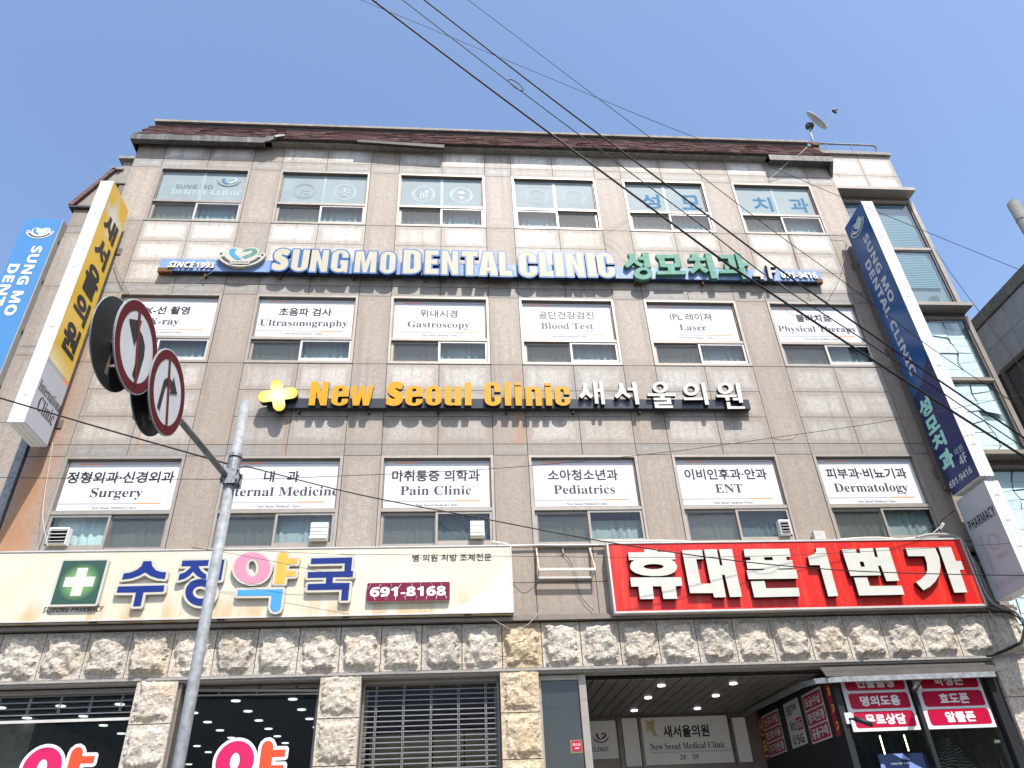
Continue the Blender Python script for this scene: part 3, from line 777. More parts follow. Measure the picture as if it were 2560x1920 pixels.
# ---- rough stone course and piers
def stone(x0, x1, z0, z1, y=0.0, bulge=.10, seed=0, col=(1,1,1)):
    rnd = random.Random(seed); w_, h_ = x1-x0-.012, z1-z0-.012; n = 26
    pl_ = []
    for k in range(7):
        an = rnd.uniform(0, 2*math.pi); sl2 = rnd.uniform(.12, .75)
        pl_.append((math.cos(an)*sl2, math.sin(an)*sl2, rnd.uniform(.75, 1.15)))
    off = Vector((rnd.uniform(-50, 50), rnd.uniform(-50, 50), 3)); V = []; Fc = []
    for j in range(n+1):
        for i in range(n+1):
            u, v = i/n, j/n; wb = .02*noise.noise(Vector((u*5, v*5, seed)))+.012*noise.noise(Vector((u*14, v*14, seed)))
            e = min(u*w_, (1-u)*w_, v*h_, (1-v)*h_*1.0)+wb*2.2
            s_ = max(0, min(1, (e-.035)/.06)); s_ = s_*s_*(3-2*s_)
            p = (u-.5)*2, (v-.5)*2
            f = min(c-a*p[0]-b*p[1] for a, b, c in pl_)
            f = max(.12, min(1.25, f))
            rg = 1-abs(noise.noise(Vector((u*2.6, v*2.6, 0))+off))*2
            nz = noise.fractal(Vector((u*4.6, v*4.6, 1))+off, .85, 2.1, 5)
            h = bulge*(.62*f+.30*rg*.6+.20*nz)
            h = max(0, h)*s_
            if e <= .0: h = 0
            V.append((x0+.006+u*w_, y-h, z0+.006+v*h_))
    for j in range(n):
        for i in range(n): a = j*(n+1)+i; Fc.append((a, a+1, a+n+2, a+n+1))
    b0 = len(V); V += [(x0+.006, y, z0+.006), (x1-.006, y, z0+.006), (x1-.006, y, z1-.006), (x0+.006, y, z1-.006), (x0+.006, y+.05, z0+.006), (x1-.006, y+.05, z0+.006), (x1-.006, y+.05, z1-.006), (x0+.006, y+.05, z1-.006)]
    for q in ((4,5,1,0), (5,6,2,1), (6,7,3,2), (7,4,0,3)): Fc.append(tuple(b0+k for k in q))
    me = bpy.data.meshes.new('stone'); me.from_pydata(V, [], Fc); me.update()
    o = link('stone', me, MT['stone'], B); o.color = (*col, 1); return o
sx0 = -7.17; k = 0
while sx0 < 8.5:
    xa, xb = sx0, sx0+.5648
    if xb > 8.57: xb = 8.57
    c = tone(1.0, .1)
    if abs(xa-.69) < .2: c = (1.04, .93, .74)
    stone(xa, xb, 4.035, 4.66, 0, .125, 100+k, c); sx0 += .5648; k += 1
for (a, b) in ((-4.15,-3.61), (-1.75,-1.19), (.69,1.235), (7.93,8.56)):
    z = 4.03; j = 0
    while z > 0:
        c = tone(1.0, .08)
        if abs(a-.69) < .1: c = (1.04, .95, .80)
        stone(a, b, max(z-.567, .0), z, 0, .085 if b < 7 else .05, 300+int(a*10)+j*7, c); z -= .567; j += 1
pb = MB()
for (a, b) in ((-4.15,-3.61), (-1.75,-1.19), (.69,1.235), (7.93,8.56)): pb.box(a+.004, b-.004, .051, .5, 0, 4.02)
pb.box(-7.4, 8.57, .052, .5, 4.04, 4.66)
pb.build('pier_core', MT['stone_sm'], B)
MB().box(-7.4, 8.57, -.012, .25, 4.0, 4.034).box(-7.4, 8.57, .02, .30, 3.97, 3.999).build('lintel', MT['stone_sm'], B)
MB().box(-7.4, 8.57, -.09, .02, 4.672, 4.72).box(-7.4, 8.57, -.05, .02, 4.72, 4.76).build('cornice_pipe', MT['alu_dark'], B)
# tower foot in the same split stone
for j, z in enumerate((4.2, 3.6, 3.0, 2.4)):
    for i in range(4):
        stone(8.57+i*.56, 8.57+(i+1)*.56-.002, z-.6, z, .45, .08, 700+j*9+i, tone(.95, .1))

# ---- ground floor interior
MB().box(-9, 8.56, 9.0, 9.1, 0, 4.0).build('back_wall', MT['dark'], B)
MB().box(-9, 1.24, .3, 9, 3.955, 3.968).build('shop_ceiling', MT['dark'], B)
MB().box(1.24, 1.26, .5, 9, 0, 3.95).box(-9, 8.56, .3, 9, .14, .16).box(-9.1,-9,.3,9,0,3.95).build('inner_partition', MT['dark'], B)
# slatted ceiling of the passage: each board its own piece
for i in range(20):
    x = 1.86+i*.185
    if x > 5.35: break
    MB().box(x+.008, x+.177, .32, 1.97, 3.905, 3.92).build('ceiling_slat', MT['ceiling'], B)
    MB().box(x+.008, x+.177, 1.99, 3.2, 3.905, 3.92).build('ceiling_slat', MT['ceiling'], B)
MB().box(1.3, 5.5, .3, 3.4, 3.93, 3.94).build('ceiling_board', MT['black'], B)
def disc(name, x, y, z, r, mat, parent):
    return shape([ell(x, y, r, r, 20)], lambda u, v, d: (u, v, z-d), .012, mat, None, name, parent)
for x in (3.14, 4.24):
    for y in (.72, 1.6, 2.66): disc('downlight', x, y, 3.90, .055, MT['lamp'], B)
for i in range(7):
    for j in range(9):
        x = -2.31-.82*i; y = 1.16+.8*j
        if not (x > -3.3 and y > 5.6): disc('downlight', x, y, 3.95, .066, MT['lamp_soft'], B)

# ================================================================== shop fronts
def yak(cx, cz, s, y, parent):
    """pink-and-coral 'ya(k)' syllable as printed on the pharmacy glass"""
    m = pm((520,1350), 400)
    T = lambda pts: [(cx+(a-800)*s, cz-(b-480)*s) for a, b in pts]
    ring = [T(pell(600,385,250,250)), T(pell(600,385,62,105))]
    v = T([(925,780),(925,230),(940,180),(975,150),(1015,145),(1055,165),(1080,205),(1085,260),(1250,260),(1250,350),(1085,350),(1085,450),(1250,450),(1250,540),(1085,540),(1085,780)])
    for L in (ring, [v]): shape(grown(L, s*42, cell=.008), XZ(y), 0, MT['white_print'], None, 'letter_outline', parent)
    shape(ring, XZ(y-.003), 0, MT['magenta'], None, 'letter', parent); shape([v], XZ(y-.003), 0, MT['coral'], None, 'letter', parent)
    g = T([(330,700),(1000,700),(1000,1000),(900,1000),(900,790),(330,790)])
    shape(grown([g], s*42, cell=.008), XZ(y), 0, MT['white_print'], None, 'letter_outline', parent); shape([g], XZ(y-.003), 0, MT['sky_ink'], None, 'letter', parent)
def shopfront(x0, x1, label, yk):
    t = empty('shop_window', ((x0+x1)/2, .28, 0), label, 'shop window', 'pharmacy windows with a printed syllable')
    MB().ring(x0+.003, x1-.003, .2, 3.96, .05, .24, .30).build('frame', MT['alu_dark'], t)
    MB().box(x0+.055, x1-.055, .268, .274, .26, 3.9).build('pane', MT['glass_shop'], t)
    yak(yk[0], yk[1], yk[2], .262, t); return t
c = on_wall(0+350*760/2212, 1700+590*760/2212, .262)
xr0, zr0 = on_wall(175*760/2212, 1700+640*760/2212, .262); xr1, _ = on_wall(450*760/2212, 1700+560*760/2212, .262)
def yak_place(cxp, topp, leftp, rightp):
    a = on_wall(leftp*760/2212, 1700+600*760/2212, .262); b = on_wall(rightp*760/2212, 1700+600*760/2212, .262)
    top = on_wall(cxp*760/2212, 1700+topp*760/2212, .262)
    s = (b[0]-a[0])/584.0; return ((a[0]+b[0])/2+s*200, top[1]-s*(480-93), s)
P1 = yak_place(340, 465, 150, 480); P2_ = yak_place(1730, 418, 1545, 1870)
W1 = shopfront(-7.35, -4.16, 'dark pharmacy window left of the stone pier, shutter slats across its top', P1)
W2 = shopfront(-3.60, -1.76, 'dark pharmacy window right of the traffic sign pole with pink and coral lettering', P2_)
def grille(x0, x1, ztop, zbot, y, ncol, label, pitch=.0655):
    t = empty('roller_shutter', ((x0+x1)/2, y, ztop), label, 'roller shutter')
    z = ztop-.05
    while z > zbot:
        MB().box(x0+.02, x1-.02, y-.006, y+.006, z-.007, z+.007).build('slat', MT['fascia_steel'], t); z -= pitch
    for i in range(ncol):
        x = x0+(x1-x0)*(i+.5)/ncol
        lk = MB(); z = ztop-.05
        while z > zbot+pitch: lk.box(x-.014, x-.006, y-.012, y+.0, z-pitch+.012, z-.012).box(x+.006, x+.014, y-.012, y, z-pitch+.012, z-.012); z -= pitch
        lk.build('link_column', MT['steel'], t)
    MB().box(x0, x0+.03, y-.03, y+.03, zbot, ztop).box(x1-.03, x1, y-.03, y+.03, zbot, ztop).build('guide_rail', MT['alu_dark'], t)
    MB().box(x0, x1, y-.05, y+.06, ztop-.04, ztop+.02).build('head_box', MT['alu_dark'], t)
    return t
grille(-1.185, .685, 3.95, .2, .22, 5, 'closed open-link roller shutter between two stone piers right of the pharmacy windows')
g2 = grille(-7.3, -4.17, 3.93, 3.60, .20, 8, 'half-raised roller shutter above the left pharmacy window', .075)
MB().box(-7.3, -4.17, .19, .215, 3.555, 3.59).build('bottom_bar', MT['alu_white'], g2)
so3 = empty('shop_window', (-.25, .4, 0), 'window behind the closed roller shutter with yellowed lower boards', 'shop window')
MB().ring(-1.185, .685, .2, 3.95, .06, .36, .42).build('frame', MT['alu_dark'], so3)
MB().box(-1.12, .62, .385, .39, .26, 3.89).build('pane', MT['glass_shop'], so3)
for i in range(4): MB().box(-1.1+i*.44, -.68+i*.44, .7, .72, .2, 3.35).build('board', MT['beige_panel'], so3)
# awning rail above window 2
rl = MB().bar((-3.6,.2,3.905), (-1.76,.12,3.84), .03).bar((-3.6,.2,3.84), (-1.76,.12,3.80), .02)
for x in (-3.1,-2.6,-2.1): rl.bar((x,.24,3.94), (x,.14,3.84), .02)
tag(rl.build('awning_rail', MT['alu_dark']), 'dark rail with little brackets over the pharmacy window right of the sign pole', 'awning rail')
MB().box(-3.605, -3.57, .05, .24, .14, 3.96).build('door_post', MT['alu_dark'], B)

# passage entrance
pe = empty('entrance_glazing', (1.5, .15, 0), 'narrow fixed glass panel in a grey metal frame beside the yellowish stone pier', 'glass panel')
MB().box(1.24, 1.27, .12, .2, .14, 3.95).box(1.80, 1.90, .1, .22, .14, 3.96).box(1.27, 1.8, .12, .2, 3.89, 3.955).build('frame', MT['alu'], pe)
MB().box(1.27, 1.80, .15, .156, .14, 3.89).build('pane', glass('dusty_glass', (.45,.5,.5), 1.0, .25, (.08,.09,.09)), pe)
MB().box(1.30, 1.78, .5, .52, .14, 3.2).build('panelling', plain('grey_green_panelling', (.10,.115,.115), .6, 0, .3, 3, .3, (.05,.05,.05)), pe)
st = empty('security_sticker', (1.70, .14, 3.04), 'small red security company sticker on the narrow glass panel', 'sticker')
shape([rect(1.62, 1.785, 2.96, 3.125)], XZ(.146), 0, MT['beige_panel'], None, 'backing', st)
shape([rect(1.64, 1.77, 2.985, 3.11, .01)], XZ(.143), 0, MT['crimson'], None, 'red_field', st)
shape(fit(GL['에스원'], 1.655, 1.755, 3.045, 3.085), XZ(.140), 0, MT['white_print'], None, 'lettering', st)
shape([rect(1.68, 1.735, 3.015, 3.025)], XZ(.140), 0, MT['white_print'], None, 'small_print', st)
# back wall of the passage with three pale boards, a faint glow put into their colour
MB().box(1.3, 5.5, 3.24, 3.3, .14, 3.95).build('passage_wall', MT['alu_dark'], B)
for x in (2.93, 3.31, 4.95): MB().box(x, x+.05, 3.2, 3.24, .14, 3.9).build('mullion', MT['alu_dark'], B)
BOARD = plain('back_board_white_glow', (.40,.39,.36), .4, 0, .05, emit=(.9,.9,.85), es=.03)
def logo(place, s, cx, cz, parent, mats, thick=0, small=False):
    """tooth-heart in a smile: two ribbons, a bowl and two dots; unit = half width"""
    A, Bm, C, rim = mats
    T = lambda pts: [(cx+(a-1175)/300*s, cz-(b-290)/300*s) for a, b in pts]
    blue = [(1040,125),(1095,140),(1072,180),(1082,225),(1120,270),(1195,335),(1125,338),(1060,300),(1010,240),(992,175),(1005,140)]
    green = [(1180,160),(1235,125),(1300,112),(1360,125),(1388,165),(1385,210),(1350,250),(1290,290),(1235,325),(1180,285),(1250,245),(1300,215),(1325,175),(1300,150),(1250,170),(1190,185)]
    def arc(r0, r1, a0, a1, n=22):
        o = [(1178+r1*1.28*math.cos(math.radians(a0+(a1-a0)*k/n)), 205+r1*math.sin(math.radians(a0+(a1-a0)*k/n))) for k in range(n+1)]
        i = [(1178+r0*1.28*math.cos(math.radians(a0+(a1-a0)*k/n)), 205+r0*math.sin(math.radians(a0+(a1-a0)*k/n))) for k in range(n, -1, -1)]
        return o+i
    bowl = arc(196, 234, 22, 158)
    parts = [('ribbon', [blue], A), ('ribbon', [green], Bm), ('smile', [bowl], C), ('dot', [pell(892,232,19,19,16)], C), ('dot', [pell(1464,240,19,19,16)], C)]
    if rim:
        heart = [(1175,345),(1060,320),(990,250),(965,170),(1000,120),(1060,100),(1120,112),(1185,140),(1240,110),(1310,92),(1380,110),(1415,165),(1410,220),(1360,290),(1280,345)]
        L = [T(arc(150, 262, 14, 166)), T(heart), T(pell(892,232,42,42,16)), T(pell(1464,240,42,42,16))]
        xs = np.arange(cx-1.25*s, cx+1.25*s, .014*s/.5); ys = np.arange(cz-.85*s, cz+.85*s, .014*s/.5)
        X, Y = np.meshgrid(xs, ys); D = None
        for l in L: q = signed([l], X, Y); D = q if D is None else np.minimum(D, q)
        shape(contour(D-.01*s, xs, ys, .002), place, thick, rim, None, 'backing_plate', parent)
    for nm, Ls, m_ in parts:
        pl2 = (lambda u, v, d: place(u, v, thick+.004+d))
        shape([T(l) for l in Ls], pl2, 0, m_, None, nm, parent)
logo(XZ(YF), .24, -4.60, 13.80, WIN[0,0], (plain('faded_logo_blue', (.06,.17,.28)), FADEM, FADED, None))
b1 = empty('directory_board', (2.67, 3.22, 3.5), 'pale board with small heart logo at the left end of the passage', 'sign board')
shape([rect(2.2, 2.90, 3.24, 3.84)], XZ(3.215), .01, BOARD, None, 'panel', b1)
shape(fit(GL[sansb('CLINIC')], 2.43, 2.745, 3.355, 3.425), XZ(3.203), 0, MT['ink'], None, 'lettering', b1)
logo(XZ(3.203), .145, 2.62, 3.56, b1, (MT['ink'], MT['ink'], MT['ink'], None))
b3_ = empty('directory_board', (4.13, 3.22, 3.5), 'wide pale clinic board with floor numbers and blurred yellow cross in the passage', 'sign board')
shape([rect(3.36, 4.91, 3.115, 3.865)], XZ(3.215), .01, BOARD, None, 'panel', b3_)
shape(grown_text(fit(GL['새서울의원'], 3.738, 4.551, 3.535, 3.725), .006, cell=.008), XZ(3.203), 0, MT['ink'], None, 'lettering', b3_)
shape(fit(GL[serif('New Seoul Medical Clinic')], 3.47, 4.80, 3.345, 3.45), XZ(3.203), 0, MT['ink'], None, 'lettering', b3_)
shape([rect(3.47, 4.9, 3.298, 3.315)], XZ(3.203), 0, MT['grey_print'], None, 'rule', b3_)
shape(fit(GL[serif('2F   3F')], 3.967, 4.309, 3.185, 3.26), XZ(3.203), 0, MT['ink'], None, 'lettering', b3_)
shape([[(3.42,3.84),(3.50,3.80),(3.58,3.84),(3.62,3.82),(3.58,3.70),(3.63,3.55),(3.56,3.57),(3.50,3.66),(3.43,3.64),(3.46,3.74)]], XZ(3.203), 0, plain('washed_yellow_print', (.55,.46,.22), .5), None, 'cross_motif', b3_)
b2_ = tag(shape([rect(3.02, 3.29, 3.11, 3.868)], XZ(3.215), .01, BOARD, None, 'blank_board'), 'blank narrow white board between the two clinic boards in the passage', 'sign board')
b4_ = tag(shape([rect(5.0, 5.24, 3.11, 3.82)], XZ(3.215), .01, BOARD, None, 'blank_board'), 'blank white board at the right end of the passage wall, beside red posters', 'sign board')

# phone shop side wall (posters recede into the passage)
PX = 5.45
MB().box(PX+.03, PX+.08, .25, 3.2, .14, 3.95).build('side_wall', MT['black'], B)
SIDE = lambda x: (lambda u, v, d: (x-d, -u, v))            # sheet facing -x: u = -y, v = z
def sposter(y0, y1, z0, z1, label, field, rows_=None, stack=None, col=None):
    t = empty('wall_poster', (PX, (y0+y1)/2, (z0+z1)/2), label, 'poster')
    P = lambda k: SIDE(PX+.028-k*.003)
    shape([rect(-y1, -y0, z0, z1)], P(0), 0, field, None, 'sheet', t)
    if rows_:
        n = len(rows_); h = (z1-z0-.03)/n
        for i, s in enumerate(rows_):
            b = z1-.02-(i+1)*h+.012
            shape([rect(-y1+.03, -y0-.03, b, b+h-.025, .03)], P(1), 0, MT['crimson'], None, 'red_panel', t)
            shape(grown_text(fit(GL[s], -y1+.08, -y0-.08, b+.03, b+h-.055), .005, cell=.009), P(2), 0, MT['white_print'], None, 'lettering', t)
    if stack:
        n = len(stack); h = (z1-z0)/n
        for i, s in enumerate(stack):
            b = z1-(i+1)*h; cy = -(y0+y1)/2
            shape(grown_text(fit(GL[s], cy-.09, cy+.09, b+.05, b+h-.04), .005, cell=.009), P(1), 0, col, None, 'lettering', t)
    return t
YEL = plain('yellow_print', (.85,.55,.04), .4)
sposter(.10, .41, 3.08, 3.77, 'narrow red poster with yellow stacked characters nearest the street corner', MT['crimson'], stack='최저가', col=YEL)
sposter(.54, 1.25, 3.10, 3.79, 'white poster with three red panels, second from the street in the passage', MT['film'], rows_=['요금수납', '명의변경', '공동구매'])
wp_ = sposter(1.39, 2.0, 3.14, 3.80, 'white network poster with black 5G lettering between two red-panel posters', MT['film'])
P_ = SIDE(PX+.025)
shape([rect(-1.66, -1.42, 3.35, 3.53, .02)], P_, 0, MT['crimson'], None, 'red_panel', wp_)
for s, a, b, c, d, m_ in (('5G',-1.63,-1.45,3.38,3.50,'white_print'), ('kt',-1.87,-1.70,3.37,3.52,'ink'), ('5G',-1.90,-1.73,3.60,3.74,'ink'), ('SK',-1.70,-1.50,3.65,3.74,'ink'), ('U',-1.90,-1.80,3.18,3.32,'ink'), ('5G',-1.74,-1.48,3.17,3.30,'ink')):
    shape(fit(GL[sansb(s)], a, b, c, d), SIDE(PX+.022), 0, MT[m_], None, 'lettering', wp_)
sposter(2.24, 3.02, 3.14, 3.79, 'white poster with three red panels deepest in the passage', MT['film'], rows_=['신규가입', '번호이동', '기기변경'])
sposter(3.06, 3.2, 3.12, 3.79, 'dim narrow red poster with yellow characters at the inner end of the passage', MT['crimson'], stack='신폰', col=YEL)

# phone shop front
ps = empty('shop_window', (6.7, .2, 0), 'phone shop window with black frame and red-panel posters right of the passage', 'shop window')
MB().box(5.43, 5.52, .05, .17, .14, 3.96).box(7.77, 7.925, .05, .17, .14, 3.96).box(6.60, 6.66, .07, .15, .14, 3.9).box(5.52, 7.77, .07, .15, 3.9, 3.96).build('frame', MT['black'], ps)
MB().box(5.52, 6.60, .11, .116, .14, 3.9).box(6.66, 7.77, .11, .116, .14, 3.9).build('pane', MT['glass_shop'], ps)
def fposter(x0, x1, rows_, label):
    t = empty('window_poster', ((x0+x1)/2, .2, 3.4), label, 'poster', 'white posters with red panels on the phone shop glass')
    shape([rect(x0, x1, 3.095, 3.85)], XZ(.107), 0, MT['film'], None, 'sheet', t)
    for i, s in enumerate(rows_):
        b = 3.66-.04-i*.25+.035-.04
        b = [3.627, 3.384, 3.141][i]
        shape([rect(x0+.06, x1-.04, b, b+.208, .04)], XZ(.104), 0, MT['crimson'], None, 'red_panel', t)
        n = len(s); wd = .145*n
        cx_ = (x0+x1)/2+.02
        shape(grown_text(fit(GL[s], cx_-wd/2, cx_+wd/2, b+.04, b+.168), .006, cell=.008), XZ(.101), 0, MT['white_print'], None, 'lettering', t)
    return t
fposter(5.585, 6.57, ['선불출창', '명의도용', '무료상담'], 'left of the two white posters with red panels on the phone shop glass')
fposter(6.68, 7.69, ['학생폰', '효도폰', '알뜰폰'], 'right white poster with red panels on the phone shop glass, beside the stone pier')
for i, (x, a, b) in enumerate(((6.16, 2.80, 3.09), (6.525, 2.88, 3.09))):
    tag(MB().box(x-.006, x+.006, .5, .51, a, b).build('light_strip', MT['led']), ['longer left warm light strip hanging behind the phone shop glass', 'shorter right warm light strip hanging behind the phone shop glass'][i], 'light strip')
gp = empty('phone_poster', (6.2, .22, 2.6), 'dark blue phone poster with white lettering low in the shop window', 'poster')
shape([rect(5.9, 6.6, 2.0, 2.82)], XZ(.23), 0, plain('midnight_print', (.03,.04,.10), .3), None, 'sheet', gp)
shape(fit(GL[sansb('Galaxy S25  Series')], 6.056, 6.321, 2.68, 2.712), XZ(.226), 0, MT['white_print'], None, 'lettering', gp)
LAV = plain('lavender_print', (.35,.38,.75), .3)
shape([[(6.33,2.72),(6.5,2.62),(6.58,2.4),(6.42,2.4),(6.3,2.65)]], XZ(.226), 0, LAV, None, 'phone_picture', gp)
shape([[(6.12,2.82),(6.26,2.82),(6.34,2.74),(6.24,2.75)]], XZ(.226), 0, LAV, None, 'phone_picture', gp)
shape([rect(5.9, 5.96, 2.4, 2.7, .025)], XZ(.226), 0, LAV, None, 'phone_picture', gp)
# string-light tree standing in the window
tr = MB()
for i in range(16):
    f = i/15; z = 3.02-f*.62; hw = .05+f*.42; cx_ = 7.2
    tr.tube([(cx_-hw+2*hw*k/8, .6+.05*math.sin(k+i), z+.015*math.sin(k*2.1+i)) for k in range(9)], .0035, 4)
tag(tr.build('wire_tree', plain('silver_wire', (.5,.5,.5), .4, .5)), 'cone-shaped tree of thin silver wire behind the phone shop glass', 'decoration')
# track rail round the corner
R_ = [at3(1660+a*.40687, 1245+b*.40687, -.1) for a, b in ((2010,1078),(1500,1095),(1100,1112),(1010,1120))]
pts = [(7.80,-.1,3.755),(6.6,-.1,3.75),(5.55,-.1,3.745),(5.32,-.06,3.745),(5.2,.05,3.76),(5.18,.5,3.80),(5.2,3.1,3.86)]
tk = empty('awning_track', (5.6, -.1, 3.75), 'galvanised steel track bending round the phone shop corner', 'rail')
tr_ = MB()
for a, b in zip(pts[:-1], pts[1:]): tr_.bar(a, b, .045, .07)
tr_.build('track', MT['steel'], tk)
MB().prismx([(-.10,3.79), (.03,3.955), (.04,3.95), (-.09,3.785)], 5.3, 7.9).build('awning_cover', MT['dim_canvas'], tk)
for x, y0_, z0_ in ((6.66,.2,3.70), (5.45,.2,3.78), (7.7,.1,3.78)): MB().bar((x,-.1,z0_), (x,y0_,3.9), .03).build('hanger', MT['alu_dark'], tk)
def camera_unit(x, y, z, dx, label, m_):
    t = empty('security_camera', (x, y, z), label, 'security camera')
    MB().box(x-.05, x+.05, y-.03, y, z-.07, z+.07).build('wall_box', MT['white'] if m_ == 'w' else MT['alu_dark'], t)
    MB().tube([(x, y-.03, z-.01), (x+.02*dx, y-.09, z-.02), (x+.05*dx, y-.12, z-.03)], .016, 8).build('arm', MT['black'], t)
    MB().tube([(x+.03*dx, y-.10, z-.015), (x+.2*dx, y-.22, z-.12)], .034, 12).tube([(x+.2*dx, y-.22, z-.12), (x+.205*dx, y-.224, z-.123)], .028, 12).build('body', MT['black'], t, True)
camera_unit(5.53, .05, 3.26, 1, 'security camera on a cream box at the left edge of the phone shop posters', 'w')
camera_unit(6.61, -.05, 3.66, -1, 'small dark camera below the steel track between the two posters', 'b')

# ================================================================== SIGNS ON THE FACADE
# --- fascia sign of the pharmacy
YS = -.20
ph = empty('pharmacy_sign', (-3, YS, 5.25), 'long ivory pharmacy fascia sign with blue, pink and yellow raised letters', 'shop sign')
px0, px1, pz0, pz1 = -7.6, .91, 4.747, 5.762
MB().box(px0, px1, YS, -.002, pz0, pz1).build('sign_box', MT['ph_face'], ph)
MB().ring(px0, px1, pz0, pz1, .02, YS-.012, YS+.03).build('edge_trim', MT['alu_white'], ph)
for i in range(5): MB().box(-6.6+i*1.7, -6.5+i*1.7, YS+.02, YS+.05, pz0-.012, pz0-.002).build('clip', MT['fascia_dark'], ph)
# printed swoosh at the right end
cv = [on_wall(850+a*.40687, 1245+b*.40687, YS-.002) for a, b in ((660,695),(780,640),(880,570),(960,500),(1020,430),(1052,380))]
shape([cv+[(px1-.021, cv[-1][1]), (px1-.021, pz0+.021), (cv[0][0], pz0+.021)]], XZ(YS-.002), 0, plain('pale_aqua_print', (.62,.76,.76), .3), None, 'swoosh', ph)
cv2 = [on_wall(850+a*.40687, 1245+b*.40687, YS-.004) for a, b in ((640,700),(760,660),(880,655),(980,680),(1040,700))]
shape([cv2+[(cv2[-1][0], pz0+.021), (cv2[0][0], pz0+.021)]], XZ(YS-.004), 0, plain('pale_sand_print', (.70,.66,.47), .3), None, 'swoosh', ph)
CA, CB = pm((90,1360), 440), pm((520,1350), 400)
YL = YS-.065
def rimletter(groups, mp, parent, g=.034, thick=.06, label=None):
    """groups: list of (loops, material); a raised ivory shell carries the coloured faces"""
    allL = []
    for Ls, m_ in groups: allL.append([mp(l, YL) for l in Ls])
    flat_ = [l for Ls in allL for l in Ls]
    a, b, c, d = bbox(flat_); cell = .010; p = g+.04
    xs = np.arange(a-p, b+p, cell); ys = np.arange(c-p, d+p, cell); X, Y = np.meshgrid(xs, ys); D = None
    for Ls in allL: q = signed(Ls, X, Y); D = q if D is None else np.minimum(D, q)
    sh = shape(contour(D-g, xs, ys, .002), XZ(YS), thick, MT['rim'], MT['rim'], 'letter', parent)
    for Ls, (_, m_) in zip(allL, groups): shape(Ls, XZ(YS-thick-.003), 0, MT[m_], None, 'letter_face', sh)
    return sh
su = [[(1350,215),(1452,213),(1458,270),(1500,325),(1560,348),(1637,355),(1620,438),(1530,430),(1440,400),(1372,355),(1300,395),(1200,430),(1080,447),(1100,370),(1190,355),(1270,320),(1320,280)],
      [(1030,533),(1615,518),(1603,597),(1352,605),(1315,780),(1218,782),(1255,608),(1013,610)]]
rimletter([([su[0]], 'blue_ink'), ([su[1]], 'blue_ink')], CA, ph)
def hole(outer, inner): return [outer, inner[::-1]]
rimletter([([[(1840,207),(2175,200),(2160,272),(2040,275),(2070,330),(2110,365),(2140,378),(2138,440),(2080,430),(2020,395),(1975,345),(1930,395),(1870,435),(1785,457),(1803,378),(1870,355),(1925,310),(1950,277),(1826,278)]], 'blue_ink'),
           (hole(pell(2069,607,193,170), pell(2069,607,98,78)), 'blue_ink'),
           ([[(2285,195),(2370,195),(2325,452),(2240,455),(2262,365),(2190,367),(2200,305),(2272,303)]], 'blue_ink')], CA, ph)
rimletter([(hole(pell(610,385,250,215), pell(612,380,88,125)), 'pink_ink'),
           ([[(915,605),(940,420),(960,260),(975,200),(1010,170),(1055,165),(1095,185),(1110,225),(1105,255),(1245,255),(1230,328),(1095,330),(1080,430),(1220,425),(1205,498),(1068,502),(1055,605)]], 'amber_ink'),
           ([[(412,690),(1038,680),(1005,930),(985,975),(935,992),(885,980),(860,935),(880,765),(400,770)]], 'sky_ink')], CB, ph)
rimletter([([[(1428,253),(1997,238),(1978,425),(2007,428),(2002,508),(1730,512),(1722,592),(1960,592),(1935,832),(1838,835),(1850,683),(1372,692),(1380,608),(1625,600),(1635,518),(1375,523),(1380,442),(1885,430),(1890,320),(1420,330)]], 'blue_ink')], CB, ph)
bx = CA([(235,185),(850,775)], YL); gx0, gz1 = CA([(335,185)], YL)[0]; gx1, gz0 = CA([(780,775)], YL)[0]
gx0 = CA([(235,480)], YL)[0][0]; gx1 = CA([(848,480)], YL)[0][0]
gb = shape([rect(gx0, gx1, gz0, gz1, .04)], XZ(YS), .06, MT['rim'], MT['rim'], 'cross_box', ph)
cxg, czg = (gx0+gx1)/2, (gz0+gz1)/2
MT['green'] = gloweffect('green_cross_print', cxg, YL, czg, .27, (.20,.42,.09), (.018,.055,.038))
shape([rect(gx0+.03, gx1-.03, gz0+.03, gz1-.03, .012)], XZ(YS-.063), 0, MT['green'], None, 'green_field', gb)
w_ = .072; h_ = .20
shape([[(cxg-w_,czg-h_),(cxg+w_,czg-h_),(cxg+w_,czg-w_),(cxg+h_,czg-w_),(cxg+h_,czg+w_),(cxg+w_,czg+w_),(cxg+w_,czg+h_),(cxg-w_,czg+h_),(cxg-w_,czg+w_),(cxg-h_,czg+w_),(cxg-h_,czg-w_),(cxg-w_,czg-w_)]], XZ(YS-.066), 0, MT['letter_grey'], None, 'white_cross', gb)
(a0, a1), (b0_, b1_) = CA([(75,885),(845,825)], YS)
shape(fit(GL[sansi('SUJEONG PHARMACY')], a0, b0_, a1, a1+.10), XZ(YS-.003), 0, MT['ink'], None, 'lettering', ph)
(a0, a1), (b0_, b1_) = [on_wall(850+a*.40687, 1245+b*.40687, YS) for a, b in ((445,388),(930,345))]
shape(grown_text(fit(GL['병·의원 처방 조제전문'], a0, b0_, a1-.01, b1_+.01), .0025, cell=.005), XZ(YS-.003), 0, MT['ink'], None, 'lettering', ph)
(a0, a1), (b0_, b1_) = [on_wall(850+a*.40687, 1245+b*.40687, YL) for a, b in ((160,640),(675,512))]
b1_ = on_wall(850+400*.40687, 1245+518*.40687, YL)[1]; a1 = on_wall(850+400*.40687, 1245+632*.40687, YL)[1]
nb = shape([rect(a0, b0_, a1, b1_, .02)], XZ(YS), .06, MT['maroon'], MT['rim'], 'number_box', ph)
